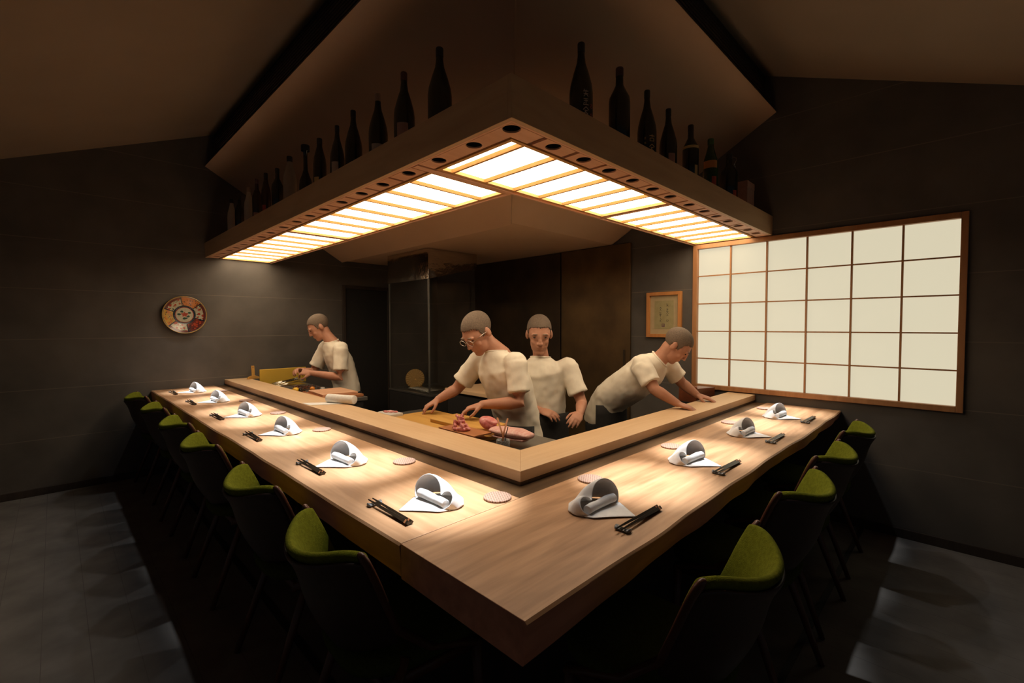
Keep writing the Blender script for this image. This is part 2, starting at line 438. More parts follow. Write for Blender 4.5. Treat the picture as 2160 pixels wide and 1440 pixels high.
# ------------------------------------------------------------------ plaster funnel over the kitchen
FU = thing('plaster_funnel', 'large clay coloured inverted pyramid canopy hanging above the kitchen', 'canopy', (2.48, 2.48, 2.16))
f0 = V((2.48, 2.48, 2.16))
def slope(pts, name):
    bm = bmesh.new()
    quad(bm, [V(p) - f0 for p in pts])
    o = obj(name, bm, M['funnel'], FU)
    md = o.modifiers.new('solid', 'SOLIDIFY'); md.thickness = 0.022; md.offset = -1.0
    return o
RX, RY, RZ = 1.10, 1.058, 2.97
slope([(RX, RY, RZ), (2.48, 2.48, 2.16), (2.48, YE, 2.16), (RX, YE, RZ)], 'sloping_side')
slope([(RX, RY, RZ), (XE, RY, RZ), (XE, 2.48, 2.16), (2.48, 2.48, 2.16)], 'sloping_side')
obj('soffit', loc_bm(nbox(2.48, XE, 2.48, YE, 2.16, 2.18), f0), M['funnel'], FU)

# ------------------------------------------------------------------ L-shaped light canopy with bottle shelf
HO, HI, HZ0, HZ1 = 1.070, 1.680, 2.057, 2.200
h0 = V((HO, HO, HZ0))
HC = thing('light_canopy', 'L-shaped timber light canopy with a bottle shelf on top, hung over the counter', 'canopy', h0)
def hp(name, bm, m, **k): return obj(name, loc_bm(bm, h0), m, HC, **k)
hp('fascia', nbox(HO, XE, HO, HO + 0.018, HZ0, HZ1), M['hood_x'], bevel=0.0015)
hp('fascia', nbox(HO, HO + 0.018, HO + 0.018, YE, HZ0, HZ1), M['hood_y'], bevel=0.0015)
hp('inner_fascia', nbox(HI - 0.014, XE, HI - 0.014, HI, HZ0 - 0.004, HZ1), M['strip'], bevel=0.0015)
hp('inner_fascia', nbox(HI - 0.014, HI, HI, YE, HZ0 - 0.004, HZ1), M['strip'], bevel=0.0015)
bm = bmesh.new(); prism(bm, [(HO + 0.018, HO + 0.018), (XE, HO + 0.018), (XE, HI - 0.014), (HI - 0.014, HI - 0.014), (HI - 0.014, YE), (HO + 0.018, YE)], 2.165, 2.185)
hp('shelf_board', bm, M['hood_x'])
bm = bmesh.new()
box(bm, HO + 0.018, XE, HO + 0.018, 1.20, 2.114, 2.124); box(bm, HO + 0.018, 1.205, 1.20, YE, 2.114, 2.124)
hp('groove_board', bm, M['can'])
HR = 0.031
def holed(bm, x0, x1, y0, y1, cx, cy, r, z0, z1, depth=0.055, n=32):
    """a board with a round lamp hole; the can inside takes material 1"""
    base = sorted([2 * PI * i / n for i in range(n)] + [math.atan2(y - cy, x - cx) % (2 * PI) for x in (x0, x1) for y in (y0, y1)])
    ang = [base[0]]
    for a in base[1:]:
        if a - ang[-1] > 1e-4: ang.append(a)
    def onrect(a):
        c, s = math.cos(a), math.sin(a); t = 1e9
        if abs(c) > 1e-9: t = min(t, ((x1 if c > 0 else x0) - cx) / c)
        if abs(s) > 1e-9: t = min(t, ((y1 if s > 0 else y0) - cy) / s)
        return (cx + t * c, cy + t * s)
    k = len(ang)
    R0 = [bm.verts.new((*onrect(a), z0)) for a in ang]; R1 = [bm.verts.new((*onrect(a), z1)) for a in ang]
    C0 = [bm.verts.new((cx + r * math.cos(a), cy + r * math.sin(a), z0)) for a in ang]
    C1 = [bm.verts.new((cx + r * math.cos(a), cy + r * math.sin(a), z0 + 0.006)) for a in ang]
    C2 = [bm.verts.new((cx + r * 0.96 * math.cos(a), cy + r * 0.96 * math.sin(a), z0 + depth)) for a in ang]
    for i in range(k):
        j = (i + 1) % k
        bm.faces.new((R0[i], C0[i], C0[j], R0[j])); bm.faces.new((R0[i], R0[j], R1[j], R1[i]))
        bm.faces.new((C0[i], C1[i], C1[j], C0[j]))
        bm.faces.new((C1[i], C2[i], C2[j], C1[j])).material_index = 1
    bm.faces.new(C2).material_index = 1
B0, B1, HC_ = 1.100, 1.178, 1.134
bars_R = [1.276, 1.470, 1.665, 1.857, 2.055, 2.243, 2.455, 2.688, 2.872, 3.078, 3.269, 3.466, 3.646, 3.852]
holes_R = [1.358, 1.551, 1.739, 1.935, 2.127, 2.318, 2.548, 2.757, 2.936, 3.130, 3.324, 3.512, 3.690]
bars_L = [1.702, 1.895, 2.117, 2.338, 2.566, 2.787, 3.003, 3.232, 3.490, 3.715, 3.940, 4.165, 4.395, 4.610, 4.835, 5.060, 5.340]
holes_L = [1.781, 2.010, 2.223, 2.452, 2.680, 2.893, 3.113, 3.351, 3.612, 3.828, 4.050, 4.285, 4.506, 4.725, 4.952, 5.190]
g = 0.010
bm = bmesh.new()
holed(bm, B0, 1.264, B0, B1 + 0.006, 1.134, 1.134, HR * 1.05, HZ0, 2.082)
for a, b, h in zip(bars_R[:-1], bars_R[1:], holes_R):
    holed(bm, a + g, b - g, B0, B1, h, HC_, HR, HZ0, 2.082)
hp('lamp_strip', bm, [M['strip'], M['can']])
bm = bmesh.new()
ym = 1.445
holed(bm, B0, B1, B1 + 0.006, ym, HC_, 1.334, HR, HZ0, 2.082); holed(bm, B0, B1, ym, 1.652, HC_, 1.556, HR, HZ0, 2.082)
hp('lamp_strip', bm, [M['strip'], M['can']])
bm = bmesh.new()
for a, b, h in zip(bars_L[:-1], bars_L[1:], holes_L):
    holed(bm, B0, B1, a + g, b - g, HC_, h, HR, HZ0, 2.082)
hp('lamp_strip', bm, [M['strip'], M['can']])
bm = bmesh.new(); bg = bmesh.new()
for c in bars_R[:-1]:
    box(bg, c - g, c + g, B0, B1, HZ0 + 0.009, 2.083)
for c in bars_L[1:-1]:
    box(bg, B0, B1, c - g, c + g, HZ0 + 0.009, 2.083)
box(bg, B1, XE, B1, 1.196, HZ0 + 0.009, 2.083); box(bg, B1, 1.196, 1.196, YE, HZ0 + 0.009, 2.083)
hp('groove', bg, M['groove'])
prism(bm, [(HO + 0.0185, HO + 0.0185), (XE, HO + 0.0185), (XE, B0 - 0.0005), (B0 - 0.0005, B0 - 0.0005), (B0 - 0.0005, YE), (HO + 0.0185, YE)], HZ0 + 0.0005, 2.082)
hp('lip', bm, M['strip'], bevel=0.001)
hp('divider', nbox(B0, HI - 0.014, 1.662, 1.700, HZ0 - 0.003, 2.085), M['strip'], bevel=0.0015)
hp('divider', nbox(2.458, 2.474, 1.19, HI - 0.014, HZ0 - 0.003, 2.085), M['strip'], bevel=0.0015)
hp('divider', nbox(1.19, HI - 0.014, 3.484, 3.498, HZ0 - 0.003, 2.085), M['strip'], bevel=0.0015)

def light_panel(label, x0, x1, y0, y1, bars, along_x):
    t = thing('ceiling_light', label, 'ceiling light', ((x0 + x1) / 2, (y0 + y1) / 2, HZ0), group='paper light panels under the canopy')
    p0 = (t.location.x, t.location.y, t.location.z)
    fwd = 0.018
    bm = bmesh.new()
    za, zb = HZ0 + 0.002, 2.074
    box(bm, x0, x1, y0, y0 + fwd, za, zb); box(bm, x0, x1, y1 - fwd, y1, za, zb)
    box(bm, x0, x0 + fwd, y0 + fwd, y1 - fwd, za, zb); box(bm, x1 - fwd, x1, y0 + fwd, y1 - fwd, za, zb)
    def bar(c):
        wt, wb = 0.0115, 0.006
        pr = [(c - wb, za - 0.0005), (c + wb, za - 0.0005), (c + wt, zb - 0.001), (c - wt, zb - 0.001)]
        e0, e1 = (y0 + 0.001, y1 - 0.001) if along_x else (x0 + 0.001, x1 - 0.001)
        A = [bm.verts.new((p, e0, z) if along_x else (e0, p, z)) for p, z in pr]; B = [bm.verts.new((p, e1, z) if along_x else (e1, p, z)) for p, z in pr]
        bm.faces.new(A); bm.faces.new(B[::-1])
        for i in range(4): bm.faces.new((A[i], A[(i + 1) % 4], B[(i + 1) % 4], B[i]))
    for c in bars: bar(c)
    obj('lattice', loc_bm(bm, p0), M['lattice'], t)
    obj('paper_sheet', loc_bm(nbox(x0 + 0.004, x1 - 0.004, y0 + 0.004, y1 - 0.004, zb, zb + 0.003), p0), M['paper_light'], t)
P0, P1 = 1.196, HI - 0.016
light_panel('glowing paper light panel at the canopy corner over the joint of the counter', P0, 2.456, P0, 1.660, bars_R[:6], True)
light_panel('glowing paper light panel of the canopy ending at the lattice window', 2.476, XE - 0.003, P0, P1, bars_R[7:13], True)
light_panel('glowing paper light panel between the canopy corner panel and the plate end panel', P0, P1, 1.702, 3.482, bars_L[1:8], False)
light_panel('glowing paper light panel of the canopy ending at the wall with the plate', P0, P1, 3.500, YE - 0.003, bars_L[9:16], False)

# recessed spot lamps: every third hole holds one
def downlight(x, y, tx, ty, label, watts=SPOT_WATTS, size=27):
    t = thing('spot_lamp', label, 'spot lamp', (x, y, HZ0 + 0.055), group='spot lamps recessed in the canopy')
    bm = bmesh.new(); lathe(bm, [(0, 0.0), (0.026, 0.0), (0.026, -0.018), (0.022, -0.020), (0.019, -0.006), (0, -0.004)], 20)
    obj('housing', bm, M['can'], t, smooth=False)
    bm = bmesh.new()
    for q in range(3):
        a = 2 * PI * q / 3 + 0.5
        ellip(bm, (0.009 * math.cos(a), 0.009 * math.sin(a), -0.009), (0.006, 0.006, 0.004), n=10, m=6)
    obj('lens', bm, M['lampglass'], t, smooth=True)
    # the lamp's beam and the wider spill of its reflector
    for nm, e, sz, k in (('beam', watts, size, 0.0), ('spill', SPILL_WATTS, 70, 0.22)):
        ld = bpy.data.lights.new(nm, 'SPOT'); ld.energy = e; ld.color = SPOT_TINT
        ld.spot_size = math.radians(sz); ld.spot_blend = 1.0; ld.shadow_soft_size = 0.014
        lo = link(nm, ld, t); lo.location = (0, 0, -0.046)
        lo.rotation_mode = 'QUATERNION'
        off = V((tx - x, ty - y, 0)); off = V((off.x, 0, 0)) if abs(off.x) > abs(off.y) else V((0, off.y, 0))
        lo.rotation_quaternion = (V((tx, ty, SLAB)) + off * (k / 0.22) * 0.9 - V((x, y, HZ0 + 0.009))).to_track_quat('-Z', 'Y')
downlight(1.134, 1.134, 0.93, 1.24, 'recessed spot lamp in the corner hole of the canopy')
ordn = ['first', 'second', 'third', 'fourth', 'fifth', 'sixth']
for i, x in enumerate((1.551, 2.127, 2.936, 3.512)):
    downlight(x, HC_, x + 0.03, 0.88, '%s recessed spot lamp from the canopy corner toward the lattice window' % ordn[i])
for i, y in enumerate((1.781, 2.452, 3.113, 3.612, 4.285, 4.952)):
    downlight(HC_, y, 0.93, y + 0.06, '%s recessed spot lamp from the canopy corner toward the plate' % ordn[i])

# ------------------------------------------------------------------ counter
def wave(t, amp, seed):
    return amp * (0.5 * math.sin(3.1 * t + seed) + 0.3 * math.sin(7.3 * t + 2.1 * seed) + 0.2 * math.sin(15.7 * t + seed * 3.7))
def slab(name, label, m, along_x):
    bm = bmesh.new(); rings = []
    a0, a1 = (0.655, XE) if along_x else (1.089, YE)
    n = 90
    for i in range(n + 1):
        a = a0 + (a1 - a0) * i / n
        if along_x:
            k = min(1.0, max(0.0, (a - 0.75) / 0.5))
            e = 0.615 + k * wave(a, 0.009, 1.3); inner = 1.087
            zb = 0.686 + 0.032 * (a - a0) / (a1 - a0) + k * wave(a * 1.3, 0.006, 4.0)
            off = 0.006 + k * (0.012 + wave(a * 1.7, 0.007, 2.2))
        else:
            k = min(1.0, (a - 1.089) / 0.8)
            e = 0.655 - 0.034 * (a - 0.6) / 4.76 + k * wave(a, 0.005, 0.4); inner = 1.123
            zb = 0.686 + k * wave(a * 1.1, 0.003, 2.0); off = 0.004 + k * (0.004 + wave(a * 1.9, 0.004, 5.0))
        sec = [(inner, zb), (e + off + 0.006, zb), (e + off, zb + 0.008), (e + off * 0.5 + wave(a * 2.3, 0.002, 7), (zb + SLAB) / 2), (e, SLAB - 0.006), (e + 0.006, SLAB), (inner, SLAB)]
        rings.append([bm.verts.new((a, c, z) if along_x else (c, a, z)) for c, z in sec])
    for A, B in zip(rings[:-1], rings[1:]):
        for j in range(7):
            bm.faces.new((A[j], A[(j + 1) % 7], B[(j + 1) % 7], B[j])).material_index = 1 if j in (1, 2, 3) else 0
    bm.faces.new(rings[0]); bm.faces.new(rings[-1][::-1])
    bm.faces.ensure_lookup_table()
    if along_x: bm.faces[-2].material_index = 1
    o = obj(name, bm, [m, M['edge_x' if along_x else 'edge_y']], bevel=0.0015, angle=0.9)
    return tag(o, label, 'counter')
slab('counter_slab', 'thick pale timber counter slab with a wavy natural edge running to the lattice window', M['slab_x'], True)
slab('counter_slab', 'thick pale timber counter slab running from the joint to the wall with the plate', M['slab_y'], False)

t = thing('counter_base', 'dark panelled base carrying the L-shaped timber counter', 'counter base', (1.2, 1.2, 0))
b0 = (1.2, 1.2, 0)
bm = bmesh.new()
box(bm, 1.02, 1.40, 1.36, YE, 0.0, 0.684); box(bm, 1.02, XE, 0.98, 1.36, 0.0, 0.684)
obj('panel', loc_bm(bm, b0), M['darkwood'], t)
bm = bmesh.new()
box(bm, 1.400, 1.425, 1.362, YE, KZ, 0.795); box(bm, 1.400, XE, 1.350, 1.362, KZ, 0.795)
obj('back_panel', loc_bm(bm, b0), M['darkwood'], t)
obj('trough_board', loc_bm(nbox(1.1265, 1.30, 1.36, YE, 0.755, 0.780), b0), M['trough_y'], t)
obj('trough_board', loc_bm(nbox(1.1265, XE, 1.0905, 1.36, 0.755, 0.780), b0), M['trough_x'], t)
bm = bmesh.new()
box(bm, 1.217, 1.40, 1.35, YE, 0.7805, 0.7955); box(bm, 1.217, XE, 1.174, 1.35, 0.7805, 0.7955)
obj('riser', loc_bm(bm, b0), M['trough_x'], t)

t = thing('raised_ledge', 'raised pale timber ledge running in an L between the counter and the kitchen', 'ledge', (1.213, 1.170, 0.796))
l0 = (1.213, 1.170, 0.796)
bm = bmesh.new(); prism(bm, [(1.213, 1.170), (1.425, 1.375), (1.425, YE), (1.213, YE)], 0.796, 0.838)
obj('plank', loc_bm(bm, l0), M['ledge_y'], t, bevel=0.002)
bm = bmesh.new(); prism(bm, [(1.213, 1.170), (XE, 1.170), (XE, 1.375), (1.425, 1.375)], 0.796, 0.838)
obj('plank', loc_bm(bm, l0), M['ledge_x'], t, bevel=0.002)
bm = bmesh.new()
box(bm, 0.705, 0.735, 0.50, YE, 0.0, 0.004); box(bm, 0.735, XE, 0.475, 0.50, 0.0, 0.004)
struct('trim_3', bm, M['black'])

# ------------------------------------------------------------------ chairs (local: +y faces the counter, top posts at y = 0)
def make_chair():
    t = thing('dining_chair', 'x', 'chair')
    HW, T = 0.205, 0.024
    def top(s):      # s -1..1 across the back
        q = max(0.0, abs(s) - 0.72) / 0.28
        return V((HW * s, -0.072 * (1 - s * s) + 0.012 * q * q, 0.815 - 0.032 * (1 - s * s) ** 1.2 - 0.020 * q ** 2.5))
    def bot(s):
        return V((0.175 * s, 0.125 - 0.10 * (1 - s * s), 0.515 - 0.05 * (1 - s * s)))
    def surf(s, k):   # k 0 bottom .. 1 top
        p = bot(s).lerp(top(s), k)
        p.y += -0.030 * math.sin(PI * k) * (1 - 0.6 * s * s) + 0.035 * (1 - k) * k * s * s
        p.y -= 0.045 * (max(0, k - 0.62) / 0.38) ** 2 * (1 - 0.85 * s * s)
        p.z -= 0.004 * (max(0, k - 0.80) / 0.20) ** 2 * (1 - s * s)
        return p
    bm = bmesh.new()
    grid(bm, lambda a, b: surf(a * 2 - 1, b), 25, 15)
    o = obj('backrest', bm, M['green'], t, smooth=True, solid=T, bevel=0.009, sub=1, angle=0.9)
    bm = bmesh.new()
    def outer(a, b):
        s, k = a * 2 - 1, b * 0.955
        s *= 0.985
        e = 1e-3
        n = (surf(s + e, k) - surf(s - e, k)).cross(surf(s, k + e) - surf(s, k - e)).normalized()
        if n.y > 0: n = -n
        return surf(s, k) + n * 0.0195
    grid(bm, outer, 25, 15)
    obj('back_shade_shell', bm, M['shell'], t, smooth=True, solid=0.012, sub=1)  # outer layer added where the green felt back fades into shade
    # wooden side frames: one bent post from the top corner down into the front leg, one rear leg
    for sx in (-1, 1):
        s = sx * 1.0
        pts = [surf(s, k) + V((sx * 0.006, -0.012, 0)) for k in (1.015, 0.95, 0.85, 0.7, 0.5, 0.3, 0.12)]
        pts += [V((sx * 0.19, 0.20, 0.455)), V((sx * 0.20, 0.30, 0.425)), V((sx * 0.205, 0.37, 0.395))]
        bm = bmesh.new()
        tube(bm, pts, [(0.014, 0.009)] + [(0.021, 0.011)] * 5 + [(0.019, 0.012)] * 4, n=10, hint=(0, 0, 1), round_=True)
        obj('side_post', bm, M['chairwood'], t, smooth=True)
        for nm, a, b in (('leg', (sx * 0.205, 0.36, 0.41), (sx * 0.215, 0.375, 0.0)), ('leg', (sx * 0.185, 0.125, 0.46), (sx * 0.205, -0.045, 0.0))):
            bm = bmesh.new(); tube(bm, [a, V(a).lerp(V(b), 0.5), b], [(0.019, 0.016), (0.017, 0.014), (0.011, 0.011)], n=12, hint=(0, 1, 0))
            obj(nm, bm, M['chairwood'], t, smooth=True)
    bm = bmesh.new()
    for sx in (-1, 1): tube(bm, [(sx * 0.188, 0.05, 0.40), (sx * 0.195, 0.37, 0.39)], [(0.010, 0.018)] * 2, n=8)
    tube(bm, [(-0.19, 0.36, 0.395), (0.19, 0.36, 0.395)], [(0.010, 0.018)] * 2, n=8); tube(bm, [(-0.19, 0.06, 0.40), (0.19, 0.06, 0.40)], [(0.010, 0.018)] * 2, n=8)
    obj('seat_frame', bm, M['chairwood'], t, smooth=True)
    bm = bmesh.new()
    def sh(a, r, z): # rounded plan of the pad
        c, s = math.cos(a), math.sin(a)
        n = 3.2
        q = (abs(c) ** n + abs(s) ** n) ** (-1 / n)
        return V((0.205 * r * q * c * (1.0 + 0.06 * s), 0.215 + 0.225 * r * q * s, z))
    rings = []
    for r, z in ((0.90, 0.415), (0.985, 0.422), (1.0, 0.440), (0.985, 0.458), (0.90, 0.468), (0.55, 0.472)):
        rings.append([bm.verts.new(sh(2 * PI * i / 40, r, z)) for i in range(40)])
    for A, B in zip(rings[:-1], rings[1:]):
        for i in range(40): bm.faces.new((A[i], A[(i + 1) % 40], B[(i + 1) % 40], B[i]))
    bm.faces.new(rings[0][::-1]); bm.faces.new(rings[-1])
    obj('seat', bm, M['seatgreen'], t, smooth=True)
    return t
chair0 = make_chair()
CG = 'green felt chairs along the counter'
rank = ['nearest the counter corner', 'second from the counter corner', 'third from the counter corner', 'fourth from the counter corner', 'fifth from the counter corner', 'nearest the wall with the plate']
first = True
for i, (x, y) in enumerate(((1.232, 0.430), (1.960, 0.448), (2.560, 0.466), (3.225, 0.480))):
    lab = 'moss green felt chair %s on the window run' % (rank[i] if i < 3 else 'nearest the lattice window')
    if first:
        c = chair0; c.location = (x, y, 0); c['label'] = lab; c['group'] = CG; first = False
    else: c = dup(chair0, (x, y, 0), 0.0, lab, CG)
    c.rotation_euler = (0, 0, (0.03, -0.05, -0.03, 0.0)[i])
for i, (x, y) in enumerate(((0.553, 1.285), (0.556, 1.957), (0.552, 2.780), (0.556, 3.480), (0.545, 4.220), (0.520, 5.000))):
    dup(chair0, (x, y, 0), -PI / 2 + (-0.05, 0.0, 0.0, 0.02, -0.02, 0.03)[i], 'moss green felt chair %s on the run toward the plate' % rank[i], CG)

# ------------------------------------------------------------------ place settings
def napkin_bm(sg):
    """folded cloth: flat corner toward the guest, two curled hoods behind; sg mirrors it"""
    bm = bmesh.new()
    # curled back sheet, u along the front rim, v from rim to the pinched back
    rim = [(-0.078, -0.052, 0.002), (-0.094, -0.036, 0.020), (-0.090, -0.020, 0.042), (-0.068, -0.014, 0.053), (-0.044, -0.018, 0.047), (-0.026, -0.020, 0.030),
           (-0.012, -0.012, 0.034), (-0.002, -0.010, 0.058), (0.016, -0.014, 0.078), (0.044, -0.024, 0.086), (0.072, -0.036, 0.074), (0.088, -0.046, 0.048), (0.086, -0.052, 0.020), (0.070, -0.056, 0.002)]
    back = [(-0.086, -0.044, 0.0020), (-0.102, -0.020, 0.0027), (-0.100, 0.004, 0.0042), (-0.090, 0.026, 0.0027), (-0.074, 0.040, 0.0045), (-0.058, 0.054, 0.0025),
            (-0.044, 0.064, 0.0042), (-0.026, 0.060, 0.0056), (-0.002, 0.060, 0.0034), (0.024, 0.054, 0.0052), (0.050, 0.042, 0.0038), (0.070, 0.020, 0.0042), (0.084, -0.010, 0.0027), (0.082, -0.046, 0.0020)]
    def smp(pl, u):
        f = u * (len(pl) - 1); i = min(int(f), len(pl) - 2); k = f - i
        P = [V(pl[max(0, min(len(pl) - 1, q))]) for q in (i - 1, i, i + 1, i + 2)]
        return 0.5 * ((2 * P[1]) + (P[2] - P[0]) * k + (2 * P[0] - 5 * P[1] + 4 * P[2] - P[3]) * k * k + (3 * P[1] - P[0] - 3 * P[2] + P[3]) * k ** 3)
    def f(u, v):
        a, b = smp(rim, u), smp(back, u)
        a.y += 0.026; b.y = b.y * 0.85 + 0.030
        p = a.lerp(b, v)
        p.z += 0.55 * a.z * math.sin(PI * min(1, v * 1.0)) * 0.45
        p += V((0.15, 0.5, 1.0)) * (0.0030 * math.sin(u * 46) * math.sin(PI * v) * v)
        if v < 0.12: p.z -= 0.004 * (1 - v / 0.12) * math.sin(u * 9)
        p.z = max(p.z, 0.0022); p.x *= sg
        return p
    grid(bm, f, 44, 14)
    # flat corner and the base layer under the roll
    T, B, L_, Rr = V((0.020, -0.130, 0.0022)), V((-0.084, -0.046, 0.0022)), V((-0.092, -0.012, 0.0022)), V((0.092, -0.026, 0.0022))
    def flat(u, v):
        lo = T.lerp(B, min(1, u * 1.5)) if u < 0.667 else B.lerp(L_, (u - 0.667) * 3)
        lo = lo + V((0, 0.004 * math.sin(u * PI), 0))
        hi = Rr.lerp(L_, u) + V((0, 0.128 * math.sin(PI * u) ** 0.8 * (1 - 0.45 * u * u), 0))
        p = lo.lerp(hi, v); p.z = 0.0022 + 0.0035 * math.sin(PI * u) * (1 - v) * 0.6; p.x *= sg
        return p
    grid(bm, flat, 14, 8)
    return bm
def make_napkin(sg):
    t = thing('napkin', 'x', 'napkin')
    obj('folded_cloth', napkin_bm(sg), M['linen'], t, smooth=True, solid=0.0036, sub=1)
    bm = bmesh.new()
    pts = [V((sg * x, y + 0.024, z)) for x, y, z in ((-0.076, -0.034, 0.018), (-0.045, -0.033, 0.019), (-0.018, -0.034, 0.018), (0.006, -0.036, 0.020), (0.034, -0.038, 0.022), (0.066, -0.042, 0.022))]
    tube(bm, pts, [(0.0145, 0.014), (0.015, 0.0145), (0.0140, 0.0135), (0.015, 0.0145), (0.0155, 0.015), (0.015, 0.0145)], n=18)
    obj('roll', bm, M['linen'], t, smooth=True, bevel=0.002, angle=1.0)
    return t

def make_stick():
    t = thing('chopstick', 'x', 'chopstick')
    bm = bmesh.new()     # local +x handle, -x tip, top of the rest carries the tip end
    tube(bm, [(-0.1225, 0, 0.0128), (-0.06, 0, 0.0118), (0.11, 0, 0.0072), (0.1225, 0, 0.0070)], [0.0028, 0.0048, 0.0080, 0.0080], n=4)
    obj('shaft', bm, M['lacquer'], t, bevel=0.0006)
    bm = bmesh.new(); tube(bm, [(0.106, 0, 0.0073), (0.114, 0, 0.0071)], [0.0082, 0.0082], n=4)
    obj('end_band', bm, M['sheet'], t)
    return t
def rest_bm():
    bm = bmesh.new()
    def f(u, v):
        s = u * 2 - 1; a = 2 * PI * v
        w = 0.0105 * (1 + 0.45 * s * s) * (1.0 if abs(s) < 0.98 else 0.6)
        zt = 0.0070 + 0.006 * s * s
        return V((w * math.cos(a), 0.0235 * s, 0.0052 + (zt - 0.0052 if math.sin(a) > 0 else 0.0047) * math.sin(a)))
    g_ = [[bm.verts.new(f(i / 14, j / 12)) for j in range(12)] for i in range(15)]
    for A, B in zip(g_[:-1], g_[1:]):
        for j in range(12): bm.faces.new((A[j], A[(j + 1) % 12], B[(j + 1) % 12], B[j]))
    bm.faces.new(g_[0]); bm.faces.new(g_[-1][::-1])
    return bm
def coaster_mat():
    m = bpy.data.materials.new('pierced wooden coaster'); m.use_nodes = True
    nt = m.node_tree; b = nt.nodes['Principled BSDF']; N = nt.nodes.new; L = nt.links.new
    tc = N('ShaderNodeTexCoord'); b.inputs['Roughness'].default_value = 0.6
    prev = None
    for k in range(3):
        mp = N('ShaderNodeMapping'); mp.inputs['Rotation'].default_value = (0, 0, k * PI / 3); L(tc.outputs['Object'], mp.inputs['Vector'])
        w_ = N('ShaderNodeTexWave'); w_.inputs['Scale'].default_value = 38; w_.bands_direction = 'X'; L(mp.outputs[0], w_.inputs['Vector'])
        gt = N('ShaderNodeMath'); gt.operation = 'GREATER_THAN'; gt.inputs[1].default_value = 0.72; L(w_.outputs['Fac'], gt.inputs[0])
        if prev is None: prev = gt.outputs[0]
        else:
            mxm = N('ShaderNodeMath'); mxm.operation = 'MAXIMUM'; L(prev, mxm.inputs[0]); L(gt.outputs[0], mxm.inputs[1]); prev = mxm.outputs[0]
    mx = N('ShaderNodeMix'); mx.data_type = 'RGBA'; mx.inputs[6].default_value = (0.17, 0.085, 0.055, 1); mx.inputs[7].default_value = (0.40, 0.255, 0.185, 1)
    L(prev, mx.inputs[0]); L(mx.outputs[2], b.inputs['Base Color'])
    return m
M['coaster'] = coaster_mat()
def coaster_bm():
    bm = bmesh.new(); lathe(bm, [(0, 0.0), (0.047, 0.0), (0.0485, 0.0015), (0.0485, 0.0055), (0.047, 0.007), (0, 0.007)], 40); return bm

nR, nL = make_napkin(1), make_napkin(-1)
st0 = make_stick()
rest0 = obj('chopstick_rest', rest_bm(), M['restblue'], smooth=True)
coast0 = obj('coaster', coaster_bm(), M['coaster'])
used = {}
def put(o, key, loc, rz, label, cat, group):
    if key not in used:
        used[key] = 1; r = o; r.location = loc; r.rotation_euler = (0, 0, rz)
    else: r = dup(o, loc, rz)
    tag(r, label, cat, group); return r
where_R = ['nearest the counter corner on the lattice window run', 'second from the corner on the lattice window run', 'third from the corner on the lattice window run', 'nearest the lattice window']
where_L = ['nearest the counter corner on the plate run', 'second from the corner on the plate run', 'third from the corner on the plate run', 'fourth from the corner on the plate run', 'fifth from the corner on the plate run', 'nearest the wall with the plate']
ZS = SLAB + 0.0005
def setting(run, i, nx, ny, cx, cy, kx, ky, jit):
    wh = (where_R if run == 'R' else where_L)[i]
    base = 0.0 if run == 'R' else -PI / 2
    e1 = V((1, 0, 0)) if run == 'R' else V((0, -1, 0))
    e2 = V((0, 1, 0)) if run == 'R' else V((1, 0, 0))
    put(nR if run == 'R' else nL, 'n' + run, (nx, ny, ZS), base + jit, 'white folded napkin with curled hoods, %s' % wh, 'napkin', 'folded napkins on the counter')
    put(coast0, 'c', (cx, cy, ZS), base + jit * 3, 'round patterned wooden coaster, %s' % wh, 'coaster', 'coasters on the counter')
    c = V((kx, ky, ZS))
    for k, off in enumerate((0.0065, -0.0065)):
        p = c + e2 * off
        put(st0, 's', p, base + (0.010 if k else -0.010) + jit * 0.4, 'dark lacquered chopstick of the pair lying %s' % wh, 'chopstick', 'chopsticks %s' % wh)
    p = c - e1 * 0.094
    put(rest0, 'r', p, base + jit * 0.4, 'small speckled chopstick rest, %s' % wh, 'chopstick rest', 'chopstick rests')
# right run: napkin centre, coaster, chopstick centre
for i, (nx, ny, cx, k) in enumerate(((1.240, 0.845, 1.448, 1.246), (1.955, 0.850, 2.123, 1.960), (2.650, 0.852, 2.898, 2.640), (3.300, 0.862, 3.560, 3.310))):
    setting('R', i, nx, ny, cx, 1.022, k, 0.698 - 0.004 * (i == 3), (0.02, -0.04, 0.03, 0.0)[i])
for i, (nx, ny, cy, k) in enumerate(((0.893, 1.262, 1.140, 1.292), (0.885, 1.920, 1.735, 1.938), (0.893, 2.700, 2.610, 2.700), (0.890, 3.400, 3.330, 3.460), (0.893, 4.200, 4.075, 4.250), (0.885, 4.960, 4.830, 4.990))):
    setting('L', i, nx, ny, 1.068, cy, 0.738 + 0.006 * (i in (1,)), k, (-0.02, 0.03, -0.03, 0.04, 0.0, -0.02)[i])

